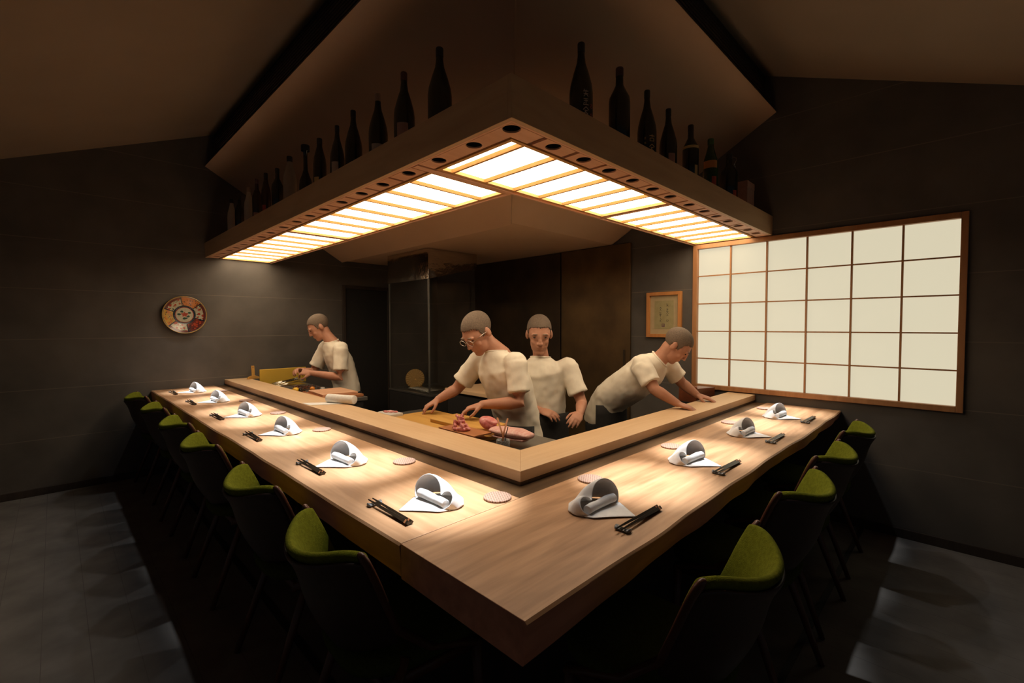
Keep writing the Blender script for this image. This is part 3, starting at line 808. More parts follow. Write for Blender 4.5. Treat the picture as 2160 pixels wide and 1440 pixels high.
# ------------------------------------------------------------------ bottles on the canopy shelf
BOT = {'dark': mat('near black bottle glass', (0.010, 0.014, 0.010), 0.18, noise=(20, (0.012, 0.016, 0.011))),
       'green': mat('deep green bottle glass', (0.015, 0.06, 0.015), 0.18, noise=(20, (0.018, 0.07, 0.018))),
       'brown': mat('brown bottle glass', (0.035, 0.018, 0.010), 0.2, noise=(20, (0.04, 0.02, 0.011))),
       'frost': mat('frosted clear bottle', (0.34, 0.27, 0.19), 0.5, noise=(30, (0.38, 0.31, 0.22))),
       'ivory': mat('ivory glazed bottle', (0.50, 0.42, 0.31), 0.45, noise=(30, (0.55, 0.46, 0.34)))}
LABM = {'white': mat('cream bottle label', (0.62, 0.50, 0.38), 0.8, noise=(30, (0.58, 0.46, 0.34))),
        'pink': mat('dusty pink bottle label', (0.42, 0.25, 0.19), 0.8, noise=(30, (0.46, 0.28, 0.21))),
        'gold': mat('gold print', (0.62, 0.44, 0.18), 0.5, noise=(30, (0.70, 0.5, 0.2))),
        'red': mat('red print', (0.45, 0.07, 0.04), 0.6, noise=(30, (0.5, 0.09, 0.05))),
        'orange': mat('orange label', (0.60, 0.26, 0.07), 0.7, noise=(30, (0.66, 0.3, 0.08))),
        'ink': mat('ink print', (0.03, 0.025, 0.02), 0.7, noise=(30, (0.035, 0.03, 0.022)))}
PR = {'sake': ((0.90, 0.0), (1.0, 0.012), (1.0, 0.47), (0.93, 0.55), (0.66, 0.68), (0.40, 0.78), (0.31, 0.86), (0.30, 0.925)),
      'wine': ((0.90, 0.0), (1.0, 0.012), (1.0, 0.60), (0.95, 0.66), (0.62, 0.74), (0.38, 0.80), (0.35, 0.88), (0.35, 0.925)),
      'slim': ((0.90, 0.0), (1.0, 0.012), (1.0, 0.55), (0.90, 0.66), (0.60, 0.78), (0.42, 0.86), (0.40, 0.925)),
      'flask': ((0.85, 0.0), (1.0, 0.015), (1.0, 0.30), (0.90, 0.40), (0.55, 0.50), (0.34, 0.58), (0.30, 0.75), (0.32, 0.90), (0.62, 0.925))}
ST = 2.186
def bottle(x, y, ztop, r, shape, glass, cap, label_spec, text, group):
    h = ztop - ST
    t = thing('sake_bottle', text, 'bottle', (x, y, ST + 0.0005), 0.0, group)
    bm = bmesh.new(); prof = [(0, 0.002)] + [(a * r, b * h) for a, b in PR[shape]] + [(0, 0.925 * h)]
    lathe(bm, prof, 28); obj('body', bm, BOT[glass], t, smooth=True)
    nr = PR[shape][-1][0] * r
    bm = bmesh.new(); lathe(bm, [(nr * 1.02, 0.90 * h), (nr * 1.06, 0.905 * h), (nr * 1.06, 0.99 * h), (nr * 0.95, h), (0, h)], 20)
    obj('cap', bm, cap, t, smooth=False)
    face = math.atan2(-y, -x)
    if label_spec:
        for (mk, za, zb, da, db) in label_spec:
            bm = bmesh.new()
            lathe(bm, [(r * 1.004 + 0.0003, za * h), (r * 1.008 + 0.0003, za * h + 0.001), (r * 1.008 + 0.0003, zb * h - 0.001), (r * 1.004 + 0.0003, zb * h)], 14, a0=face + da, a1=face + db)
            obj('label', bm, LABM[mk], t, smooth=True)
    return t
def strokes(parent, r, h, face, chars, mk, size):
    """columns of brush characters on a bottle; each stroke bends round the glass"""
    bm = bmesh.new()
    for da, z, ch in chars:
        for (x0, y0, x1, y1) in GLYPH[ch]:
            n = 4
            for k in range(n):
                pa = (x0 + (x1 - x0) * k / n, y0 + (y1 - y0) * k / n); pb = (x0 + (x1 - x0) * (k + 1) / n, y0 + (y1 - y0) * (k + 1) / n)
                d = V((pb[0] - pa[0], pb[1] - pa[1], 0)).normalized(); nn = V((-d.y, d.x, 0)) * 0.055
                vs = []
                for q, sgn in ((pa, 1), (pb, 1), (pb, -1), (pa, -1)):
                    u, v_ = (q[0] + nn.x * sgn - 0.5) * size, (q[1] + nn.y * sgn - 0.5) * size
                    a = face + da + u / r
                    vs.append(bm.verts.new(((r * 1.01 + 0.0004) * math.cos(a), (r * 1.01 + 0.0004) * math.sin(a), z * h + v_)))
                bm.faces.new(vs)
    obj('lettering', bm, LABM[mk], parent, solid=0.0004)
GLYPH = {'a': [(0.1, 0.8, 0.9, 0.8), (0.5, 1.0, 0.5, 0.55), (0.2, 0.45, 0.8, 0.45), (0.2, 0.05, 0.8, 0.05), (0.2, 0.45, 0.2, 0.05), (0.8, 0.45, 0.8, 0.05)],
         'b': [(0.5, 1.0, 0.1, 0.6), (0.5, 1.0, 0.95, 0.6), (0.3, 0.5, 0.75, 0.5), (0.55, 0.5, 0.2, 0.0), (0.4, 0.28, 0.85, 0.0)],
         'c': [(0.15, 0.9, 0.85, 0.9), (0.2, 0.65, 0.8, 0.65), (0.5, 0.9, 0.5, 0.1), (0.1, 0.1, 0.9, 0.1), (0.3, 0.4, 0.15, 0.2)],
         'd': [(0.3, 1.0, 0.15, 0.7), (0.2, 0.75, 0.85, 0.78), (0.5, 0.95, 0.45, 0.4), (0.15, 0.4, 0.85, 0.42), (0.45, 0.4, 0.2, 0.02), (0.55, 0.35, 0.85, 0.05)]}
GL, GR = 'bottles on the canopy shelf, plate side', 'bottles on the canopy shelf, window side'
cd = mat('black cap', (0.014, 0.013, 0.012), 0.5, noise=(40, (0.02, 0.018, 0.016))); cw = mat('pale foil cap', (0.36, 0.24, 0.16), 0.45, noise=(60, (0.40, 0.27, 0.18)))
cm_ = mat('maroon foil cap', (0.10, 0.045, 0.04), 0.45, noise=(60, (0.12, 0.05, 0.045))); cg_ = mat('green foil cap', (0.02, 0.10, 0.03), 0.45, noise=(60, (0.025, 0.12, 0.035)))
lft = [(1.643, 2.573, .052, 'sake', 'dark', cd, None, 'large black sake bottle without label, nearest the canopy corner on the plate side'),
       (1.927, 2.579, .049, 'sake', 'dark', cm_, [('pink', .20, .36, -.75, .35)], 'dark bottle with maroon cap and pink label, second from the canopy corner'),
       (2.175, 2.566, .048, 'sake', 'dark', cw, [('white', .14, .30, -.75, .35)], 'dark bottle with pale foil cap and cream label, third from the canopy corner'),
       (2.449, 2.573, .046, 'sake', 'dark', cd, None, 'plain dark sloping bottle next to the pale capped bottle'),
       (2.655, 2.553, .041, 'sake', 'dark', cd, [('white', .10, .40, -.9, .1)], 'dark bottle with tall cream label, fifth from the canopy corner'),
       (2.907, 2.551, .039, 'slim', 'dark', cd, [('gold', .12, .32, -1.0, -.2)], 'dark bottle with gold printed side label, sixth from the canopy corner'),
       (3.136, 2.573, .041, 'flask', 'dark', cd, None, 'dark long necked flask with a flared lip on the shelf'),
       (3.421, 2.573, .044, 'slim', 'frost', cd, None, 'frosted clear bottle standing among dark ones on the shelf'),
       (3.676, 2.552, .040, 'wine', 'dark', cd, None, 'square shouldered dark bottle beyond the frosted bottle'),
       (3.935, 2.578, .034, 'slim', 'brown', cd, [('red', .15, .35, -.9, -.1)], 'slim brown bottle with red label on the shelf'),
       (4.160, 2.582, .036, 'wine', 'brown', cm_, [('pink', .1, .3, -.9, .2)], 'brown bottle with pink label between slim brown and ivory bottles'),
       (4.383, 2.560, .037, 'slim', 'ivory', cw, None, 'ivory bottle third from the plate end of the shelf'),
       (4.660, 2.545, .038, 'wine', 'dark', cd, None, 'dark bottle between two pale bottles at the plate end'),
       (4.915, 2.566, .037, 'slim', 'ivory', cd, [('white', .08, .34, -.9, .5)], 'ivory bottle with cream label at the plate end of the shelf')]
for y, zt, r, sh, gl, cp, lb, tx in lft: bottle(1.205, y, zt, r, sh, gl, cp, lb, tx, GL)
rgt = [(1.628, 2.586, .050, 'sake', 'dark', cd, None, 'large dark sake bottle with pale brush lettering nearest the canopy corner, window side'),
       (1.932, 2.600, .050, 'wine', 'dark', cm_, None, 'broad plain dark bottle, second on the window side of the shelf'),
       (2.195, 2.588, .048, 'sake', 'dark', cd, None, 'dark sake bottle with gold brush lettering on the window side'),
       (2.432, 2.572, .047, 'sake', 'dark', cd, [('pink', .10, .34, 0.05, .85)], 'dark bottle with a pink side label on the window side'),
       (2.719, 2.571, .046, 'wine', 'dark', cd, [('gold', .12, .36, .55, 1.0), ('gold', .62, .66, -1.2, 1.2)], 'dark bottle with gold neck ring on the window side'),
       (3.016, 2.574, .045, 'slim', 'green', cg_, [('orange', .50, .62, -1.1, 1.0), ('red', .1, .36, .2, .9)], 'green bottle with orange neck label near the window'),
       (3.330, 2.560, .058, 'wine', 'dark', cd, [('red', .1, .3, .5, 1.0)], 'stout dark bottle with a wire clip at the window end')]
RB = [bottle(x, 1.205, zt, r, sh, gl, cp, lb, tx, GR) for x, zt, r, sh, gl, cp, lb, tx in rgt]
strokes(RB[0], .050, .40, math.atan2(-1.205, -1.628), [(.42, .42, 'd'), (.42, .33, 'c'), (.42, .24, 'b')], 'white', .030)
strokes(RB[0], .050, .40, math.atan2(-1.205, -1.628), [(1.0, .30, 'a'), (1.0, .20, 'b'), (1.0, .10, 'c')], 'red', .018)
strokes(RB[2], .048, .40, math.atan2(-1.205, -2.195), [(.55, .36, 'a'), (.55, .24, 'b'), (.55, .12, 'd')], 'gold', .034)
strokes(RB[2], .048, .40, math.atan2(-1.205, -2.195), [(-.15, .36, 'c'), (-.15, .30, 'd'), (-.15, .24, 'b'), (-.15, .18, 'a')], 'gold', .012)
bm = bmesh.new()
tube(bm, [(0.02, -0.028, 0.30), (0.045, -0.035, 0.335), (0.05, -0.03, 0.355), (0.01, -0.02, 0.352)], 0.002, n=6); tube(bm, [(0.02, -0.028, 0.30), (0.055, -0.03, 0.285)], 0.002, n=6)
obj('wire_clip', bm, M['steel'], RB[6], smooth=True)
t = thing('carton', 'plain brown carton at the window end of the bottle shelf', 'box', (3.63, 1.205, ST + 0.0005))
bm = bmesh.new(); box(bm, -0.075, 0.075, -0.05, 0.05, 0, 0.235); obj('box_body', bm, LABM['pink'], t, bevel=0.002)
bm = bmesh.new(); box(bm, -0.0765, 0.0765, -0.0515, 0.0515, 0.19, 0.2365); obj('lid', bm, LABM['pink'], t, bevel=0.002)

# ------------------------------------------------------------------ decorated plate on the wall
PC = {'cream': (0.44, 0.40, 0.27), 'red': (0.34, 0.05, 0.02), 'blue': (0.012, 0.018, 0.030), 'green': (0.02, 0.06, 0.032), 'orange': (0.50, 0.17, 0.035), 'maroon': (0.12, 0.025, 0.016), 'gold': (0.48, 0.27, 0.05), 'grey': (0.11, 0.12, 0.10)}
pk = list(PC); pm = [mat('plate %s glaze' % k, PC[k], 0.22, noise=(80, tuple(c * 0.8 for c in PC[k])), coat=0.5) for k in pk]
rp = random.Random(3)
flowers = [(a, rp.uniform(0.098, 0.160), rp.uniform(0.006, 0.0125)) for a in [rp.uniform(0, 2 * PI) for _ in range(60)]]
leaves = [(a, rp.uniform(0.096, 0.164), rp.uniform(0.0025, 0.0055)) for a in [rp.uniform(0, 2 * PI) for _ in range(130)]]
def plate_col(r, a):
    x, y = r * math.cos(a), r * math.sin(a)
    if r > 0.168: return 'gold' if r > 0.173 else 'grey'
    if r < 0.068:
        for lx, ly in ((-0.022, 0.030), (0.038, 0.022), (-0.042, 0.004), (0.032, -0.012), (-0.004, -0.034), (0.012, -0.032)):
            if math.hypot((x - lx) / 1.4, y - ly) < 0.0095 + 0.002 * math.sin(7 * a): return 'green'
        if math.hypot((x - 0.002) / 1.25, y - 0.004) < 0.019 + 0.005 * math.sin(5 * math.atan2(y - 0.004, x)): return 'red'
        return 'cream'
    if r < 0.074: return 'red'
    if r < 0.092:
        return 'blue' if math.sin(a * 16) * math.sin(r * 500) < 0.55 else ('green' if math.sin(a * 5) > 0 else 'grey')
    sec = int((a + 0.35) % (2 * PI) / (PI / 3))
    fr = ((a + 0.35) % (PI / 3)) / (PI / 3)
    if fr < 0.035 or fr > 0.965: return 'blue'
    if sec % 2 == 0 and r > 0.152: return 'maroon'
    for fa, fr_, s in flowers:
        if math.hypot(x - fr_ * math.cos(fa), y - fr_ * math.sin(fa)) < s: return 'red' if sec % 2 == 0 else ('orange' if sec != 5 else 'red')
    for fa, fr_, s in leaves:
        if math.hypot(x - fr_ * math.cos(fa), y - fr_ * math.sin(fa)) < s: return 'blue' if sec % 2 else 'green'
    if sec % 2 == 0: return 'cream'
    return {1: 'orange', 3: 'gold', 5: 'maroon'}[sec]
pl = thing('wall_plate', 'large painted porcelain plate with floral panels hung on the dark wall', 'plate', (0.889, YL - 0.004, 1.489))
bm = bmesh.new(); nr_, na_ = 72, 300; PRAD = 0.178
def prof(r): return -0.012 - 0.026 * max(0.0, (r - 0.075) / (PRAD - 0.075)) ** 1.5
rings = [[bm.verts.new((0, prof(0), 0))]] + [[bm.verts.new((PRAD * i / nr_ * math.cos(2 * PI * k / na_), prof(PRAD * i / nr_), PRAD * i / nr_ * math.sin(2 * PI * k / na_))) for k in range(na_)] for i in range(1, nr_ + 1)]
for i in range(nr_):
    for k in range(na_):
        j = (k + 1) % na_
        f = bm.faces.new([rings[0][0], rings[1][k], rings[1][j]] if i == 0 else [rings[i][k], rings[i + 1][k], rings[i + 1][j], rings[i][j]])
        f.material_index = pk.index(plate_col(PRAD * (i + 0.5) / nr_, 2 * PI * (k + 0.5) / na_))
o = obj('dish', bm, pm, pl, smooth=True, solid=0.005)
bm = bmesh.new(); lathe(bm, [(0.085, 0.0), (0.09, 0.0), (0.085, 0.012), (0.08, 0.012)], 40); bmesh.ops.rotate(bm, verts=bm.verts, matrix=Matrix.Rotation(PI / 2, 3, 'X'))
obj('foot_ring', bm, pm[0], pl)

# ------------------------------------------------------------------ framed calligraphy on the window wall
pf = thing('framed_calligraphy', 'small timber framed calligraphy with a purple seal hung beside the lattice window', 'picture', (XR - 0.003, 1.930, 1.474))
bm = bmesh.new(); W2, H2 = 0.164, 0.202
for a in ((-W2, -W2 + 0.030, -H2, H2), (W2 - 0.030, W2, -H2, H2), (-W2 + 0.030, W2 - 0.030, -H2, -H2 + 0.030), (-W2 + 0.030, W2 - 0.030, H2 - 0.030, H2)): box(bm, -0.030, 0.0, *a)
obj('frame', bm, wood('orange picture frame', (0.55, 0.24, 0.07), (0.46, 0.18, 0.05), 2, 0.4, 40), pf, bevel=0.002)
obj('mount', nbox(-0.008, -0.002, -W2 + 0.028, W2 - 0.028, -H2 + 0.028, H2 - 0.028), mat('cream mount', (0.46, 0.36, 0.20), 0.8, noise=(20, (0.43, 0.33, 0.18))), pf)
obj('sheet', nbox(-0.010, -0.008, -0.088, 0.092, -0.125, 0.125), mat('aged paper', (0.36, 0.31, 0.15), 0.85, noise=(25, (0.32, 0.27, 0.125))), pf)
bm = bmesh.new(); rp = random.Random(11)
def brush(y0, z0, y1, z1, w):
    d = V((y1 - y0, z1 - z0)); d.normalize(); n = V((-d.y, d.x))
    vs = [bm.verts.new((-0.0104, y0 + n.x * w, z0 + n.y * w)), bm.verts.new((-0.0104, y1 + n.x * w * 0.5, z1 + n.y * w * 0.5)), bm.verts.new((-0.0104, y1 - n.x * w * 0.5, z1 - n.y * w * 0.5)), bm.verts.new((-0.0104, y0 - n.x * w, z0 - n.y * w))]
    bm.faces.new(vs)
for colm, rows in ((-0.032, ((0.085, 'd'), (0.040, 'c'), (0.005, 'b'), (-0.045, 'a'))), (0.034, ((0.052, 'b'), (0.012, 'd'), (-0.012, 'c'), (-0.048, 'b')))):
    for z, ch in rows:
        for (x0, y0, x1, y1) in GLYPH[ch]:
            if rp.random() < 0.8: brush(colm - (x0 - 0.5) * 0.026, z + (y0 - 0.5) * 0.030, colm - (x1 - 0.5) * 0.026, z + (y1 - 0.5) * 0.030, 0.0017)
obj('brush_writing', bm, LABM['ink'], pf, solid=0.0004)
bm = bmesh.new()
for a in ((-0.006, 0.020, -0.108, -0.104), (-0.006, 0.020, -0.084, -0.080), (-0.006, -0.002, -0.104, -0.084), (0.016, 0.020, -0.104, -0.084), (0.005, 0.009, -0.104, -0.084), (-0.002, 0.005, -0.096, -0.092), (0.009, 0.016, -0.099, -0.095)): box(bm, -0.0106, -0.010, *a)
obj('seal', bm, mat('purple seal ink', (0.10, 0.03, 0.06), 0.8, noise=(60, (0.13, 0.04, 0.075))), pf)

# ------------------------------------------------------------------ grill station in the far kitchen corner
t = thing('grill_station', 'black grill cabinet with glass screens under a steel extractor in the far kitchen corner', 'grill', (2.97, 4.23, KZ))
g0 = (2.97, 4.23, KZ)
bm = bmesh.new(); box(bm, 2.66, 3.30, 3.84, 4.62, KZ, 0.66)
obj('cabinet', loc_bm(bm, g0), M['black'], t, bevel=0.003)
obj('worktop', loc_bm(nbox(2.655, 3.305, 3.835, 4.625, 0.66, 0.68), g0), M['grey_steel'], t, bevel=0.002)
bm = bmesh.new()
for k in range(9): tube(bm, [(2.72, 3.96 + 0.045 * k, 0.70), (3.05, 3.96 + 0.045 * k, 0.70)], 0.006, n=8)
tube(bm, [(2.73, 3.93, 0.692), (2.73, 4.35, 0.692)], 0.009, n=8); tube(bm, [(3.04, 3.93, 0.692), (3.04, 4.35, 0.692)], 0.009, n=8)
obj('grate', loc_bm(bm, g0), M['grey_steel'], t, smooth=True)
obj('glass_screen', loc_bm(nbox(2.664, 2.670, 3.856, 4.60, 0.681, 1.849), g0), M['glass'], t)
obj('glass_screen', loc_bm(nbox(2.682, 3.28, 3.846, 3.852, 0.681, 1.849), g0), M['glass'], t)
bm = bmesh.new(); box(bm, 2.660, 2.674, 3.842, 3.856, 0.681, 1.85); obj('corner_post', loc_bm(bm, g0), M['grey_steel'], t)
bm = bmesh.new(); box(bm, 2.660, 2.674, 4.60, 4.614, 0.681, 1.85); obj('corner_post', loc_bm(bm, g0), M['grey_steel'], t)
bm = bmesh.new()
sk = [(2.655, 3.835), (3.29, 3.835), (3.29, 4.62), (2.655, 4.62)]
lo_ = [bm.verts.new((x, y, 1.85 if x < 3 else 2.00)) for x, y in sk]; hi_ = [bm.verts.new((x, y, 2.157)) for x, y in sk]
bm.faces.new(lo_[::-1]); bm.faces.new(hi_)
for i in range(4): bm.faces.new((lo_[i], lo_[(i + 1) % 4], hi_[(i + 1) % 4], hi_[i]))
obj('extractor', loc_bm(bm, g0), M['steel'], t, bevel=0.002)
# round paper fan leaning inside the glass
t = thing('paper_fan', 'round ribbed paper fan leaning on the grill behind the glass', 'fan', (2.83, 4.36, 0.681), PI / 4)
bm = bmesh.new()
def fan(u, v):
    a = u * 2 * PI; r = 0.105 * v + 0.001
    return V((0.02 * v * math.sin(a) + 0.004 * math.sin(a * 24) * v, r * math.cos(a), 0.110 + r * math.sin(a)))
grid(bm, fan, 96, 8, closed_u=True)
obj('leaf', bm, mat('amber paper', (0.40, 0.24, 0.07), 0.6, noise=(40, (0.34, 0.19, 0.05))), t, smooth=True, solid=0.002)
bm = bmesh.new(); tube(bm, [(0.0, 0.0, 0.11), (0.01, -0.06, 0.03), (0.012, -0.09, 0.008)], 0.007, n=8); obj('handle', bm, M['board'], t, smooth=True)

# ------------------------------------------------------------------ kitchen side worktops and what stands on them
WT = 0.790
def worktop(label, y0, y1, x1):
    t = thing('prep_table', label, 'worktop', ((1.43 + x1) / 2, (y0 + y1) / 2, KZ))
    p = ((1.43 + x1) / 2, (y0 + y1) / 2, KZ)
    obj('top', loc_bm(nbox(1.43, x1, y0, y1, WT - 0.03, WT), p), M['grey_steel'], t, bevel=0.002)
    obj('cabinet', loc_bm(nbox(1.45, x1 - 0.03, y0 + 0.02, y1 - 0.02, KZ, WT - 0.03), p), M['black'], t)
worktop('steel topped prep table under the cutting boards', 1.46, 2.74, 1.82)
worktop('steel topped prep table before the yellow board', 3.55, 5.20, 1.84)
tag(obj('narrow_shelf', nbox(1.43, 1.50, 2.75, 3.54, 0.770, 0.800), M['ledge_y'], bevel=0.002), 'narrow pale shelf behind the ledge between the two prep tables', 'shelf')

def slab_thing(name, label, cat, pts, z0, z1, m, bev=0.003):
    bm = bmesh.new(); c = sum((V((p[0], p[1], 0)) for p in pts), V()) / len(pts); c.z = z0
    prism(bm, pts, z0, z1); loc_bm(bm, c)
    o = obj(name, bm, m, bevel=bev); o.location = c
    return tag(o, label, cat)
slab_thing('cutting_board', 'wide honey timber cutting board lying flat on the prep table', 'cutting board', [(1.47, 1.72), (1.80, 1.72), (1.80, 2.56), (1.47, 2.56)], WT + 0.0005, 0.812, M['board'])
slab_thing('cutting_board', 'smaller honey cutting board stacked on the wide board', 'cutting board', [(1.565, 1.80), (1.78, 1.82), (1.77, 2.26), (1.555, 2.24)], 0.8125, 0.832, M['board'])
slab_thing('cedar_sheet', 'thin red cedar sheet under the pile of pink meat', 'cedar sheet', [(1.435, 1.700), (1.555, 1.700), (1.555, 1.99), (1.435, 1.99)], 0.8325, 0.840, M['sheet'], 0.001)
t = thing('meat_pile', 'heap of pink chopped meat on the cedar sheet', 'meat', (1.478, 1.868, 0.8405))
rp = random.Random(5); bm = bmesh.new()
for k in range(52):
    h = rp.random() ** 1.2; rr = 0.036 * (1 - 0.66 * h); a = rp.uniform(0, 2 * PI)
    ellip(bm, (rr * math.cos(a) * 0.9, rr * math.sin(a) * 1.25 - 0.012 * (1 - h), 0.008 + 0.066 * h), (rp.uniform(.007, .011), rp.uniform(.008, .013), rp.uniform(.006, .009)), Matrix.Rotation(rp.uniform(0, 3), 3, 'X'), n=10, m=7)
for k in range(6): ellip(bm, (rp.uniform(-.02, .02), -0.05 + rp.uniform(-.012, .012), 0.008), (.014, .012, .008), n=10, m=7)
fused('chopped_flesh', bm, 0.0022, M['meat'], t, 3)
t = thing('meat_fillet', 'rounded pink fillet leaning on the pale cuts of meat', 'meat', (1.60, 1.735, 0.8325))
bm = bmesh.new()
ellip(bm, (0, 0.045, 0.035), (.040, .058, .030), Matrix.Rotation(0.35, 3, 'X'), n=20, m=12); ellip(bm, (0.004, 0.03, 0.052), (.032, .05, .014), Matrix.Rotation(0.25, 3, 'X'), n=16, m=10)
fused('flesh', bm, 0.003, M['meat'], t, 6)
t = thing('meat_cut', 'long pale marbled cut of meat beside the tongs', 'meat', (1.60, 1.62, 0.8125))
bm = bmesh.new(); tube(bm, [(0.0, 0.10, 0.035), (0.0, 0.04, 0.032), (0.01, -0.06, 0.034), (0.02, -0.12, 0.03)], [(.05, .014), (.055, .024), (.055, .026), (.04, .016)], n=16, round_=True)
fused('flesh', bm, 0.003, M['meatpale'], t, 5)
bm = bmesh.new(); tube(bm, [(-0.015, 0.07, 0.011), (-0.01, -0.02, 0.012), (0.0, -0.11, 0.012)], [(.04, .008), (.045, .010), (.03, .008)], n=14, round_=True)
obj('skin', bm, M['meatpale'], t, smooth=True)
t = thing('utensil_cup', 'small glazed cup holding tongs at the ledge corner', 'cup', (1.475, 1.535, WT + 0.0005))
bm = bmesh.new(); lathe(bm, [(0, 0), (.024, 0), (.030, .012), (.033, .055), (.030, .055), (.026, .012), (0, .008)], 24); obj('cup_body', bm, M['restblue'], t, smooth=True)
t = thing('tongs', 'long brown tongs standing in the cup by the meat', 'tongs', (1.475, 1.535, WT + 0.010))
for e in ((0.028, 0.070, 0.135), (0.052, 0.022, 0.135)):
    bm = bmesh.new(); tube(bm, [(-0.004, -0.004, 0.0), (0.012, 0.014, 0.06), e], [(.003, .0018), (.004, .0018), (.005, .002)], n=8); obj('arm', bm, M['sheet'], t, smooth=True)
bm = bmesh.new(); tube(bm, [(0.008, -0.006, 0.0), (0.0, -0.014, 0.06), (-0.008, -0.040, 0.112)], 0.0024, n=8)
o = tag(obj('metal_skewer', bm, M['lacquer'], smooth=True), 'dark thin stick leaning in the cup with the tongs', 'stick'); o.location = (1.475, 1.535, WT + 0.010)
t = thing('steel_tray', 'shallow steel tray lying under the tongs cup', 'tray', (1.50, 1.585, WT + 0.0003))
bm = bmesh.new(); box(bm, -.062, .062, -.115, .10, 0, .0002); obj('tray_base', bm, M['grey_steel'], t)
t = thing('food_container', 'clear lidded box with pink food behind the ledge', 'container', (1.50, 2.60, WT + 0.0005))
bm = bmesh.new(); box(bm, -.05, .05, -.075, .075, 0, .040); obj('tub', bm, M['white_ceramic'], t, bevel=.006)
bm = bmesh.new()
for k in range(8): ellip(bm, (rp.uniform(-.03, .03), rp.uniform(-.04, .05), .043), (.012, .016, .006), n=10, m=6)
obj('food', bm, M['meat'], t, smooth=True)
# paper towel with its loose end over the ledge
t = thing('paper_towel', 'white paper towel roll behind the ledge with its end drawn over it', 'paper roll', (1.40, 3.10, 0.8385))
bm = bmesh.new(); pa, pb = V((-0.040, 0.105, 0.031)), V((0.055, -0.105, 0.031))
tube(bm, [pa, pb], [0.030, 0.030], n=32)
obj('roll', bm, M['paper'], t, smooth=True, bevel=.003, angle=1.0)
bm = bmesh.new()
A0, A1, B0_, B1_ = V((-0.045, 0.100, 0)), V((0.035, -0.055, 0)), V((-0.183, 0.205, 0)), V((-0.183, 0.075, 0))
grid(bm, lambda u, v: B0_.lerp(B1_, v).lerp(A0.lerp(A1, v), u) + V((0, 0, 0.0014 + 0.012 * max(0, u - 0.8) * 5 * max(0, u - .8) * 5 * .4)), 16, 6)
obj('loose_end', bm, M['paper'], t, smooth=True, solid=.0012)
# tray boards
slab_thing('wooden_tray', 'lower flat brown timber tray behind the paper roll', 'tray', [(1.47, 3.58), (1.82, 3.58), (1.80, 4.02), (1.47, 4.02)], WT + 0.0005, 0.812, M['sheet'])
slab_thing('serving_board', 'grey brown timber board lying on the flat tray', 'board', [(1.50, 3.64), (1.79, 3.62), (1.80, 3.97), (1.52, 3.98)], 0.8125, 0.832, M['strip'])
def citrus(x, y, z, r, label, m):
    t = thing('citrus_fruit', label, 'fruit', (x, y, z)); bm = bmesh.new(); ellip(bm, (0, 0, r * 0.92), (r, r * 1.08, r * 0.95), n=20, m=14); obj('peel', bm, m, t, smooth=True)
    bm = bmesh.new(); ellip(bm, (0, 0, r * 1.86), (r * .18, r * .18, r * .08), n=10, m=6); obj('stem_end', bm, M['green'], t, smooth=True)
citrus(1.475, 4.14, WT + .0005, .030, 'bright yellow citrus behind the ledge by the tray', mat('yellow peel', (0.75, 0.44, 0.02), 0.4, noise=(60, (0.70, 0.38, 0.015)), bump=(200, .15)))
citrus(1.640, 4.20, WT + .0005, .022, 'small orange citrus further back by the tray', mat('orange peel', (0.72, 0.25, 0.02), 0.4, noise=(60, (0.66, 0.2, 0.015)), bump=(200, .15)))
for i, (x, y, r, lab) in enumerate(((1.47, 4.02, .016, 'small black jar beside the yellow citrus'), (1.505, 4.045, .018, 'small brown jar beside the black jar'), (1.70, 4.12, .020, 'small white pot behind the orange citrus'))):
    t = thing('small_jar', lab, 'jar', (x, y, WT + (.0225 if y < 4.03 else .0005))); bm = bmesh.new(); lathe(bm, [(0, 0), (r, 0), (r, .026), (r * .8, .03), (0, .03)], 18); obj('jar_body', bm, (M['lacquer'], M['sheet'], M['white_ceramic'])[i], t, smooth=True)
    bm = bmesh.new(); lathe(bm, [(r * .85, .030), (r * .85, .037), (0, .037)], 18); obj('lid', bm, (M['black'], M['lacquer'], M['white_ceramic'])[i], t)
t = thing('herb_heap', 'low heap of reddish shredded garnish on the prep table', 'garnish', (1.66, 4.42, WT + .0005), kind=None)
bm = bmesh.new()
for k in range(60):
    a, b = rp.uniform(-.09, .09), rp.uniform(-.10, .10); d = V((rp.uniform(-1, 1), rp.uniform(-1, 1), rp.uniform(-.1, .25))).normalized() * rp.uniform(.015, .03)
    p = V((a, b, .004 + rp.random() * .018)); tube(bm, [p - d * .5, p + d * .5 + V((0, 0, .004))], [(.004, .002)] * 2, n=6)
o = obj('shreds', bm, mat('rust garnish', (0.34, 0.11, 0.05), 0.7, noise=(50, (0.26, 0.08, 0.04))), t, smooth=True); o['kind'] = 'stuff'
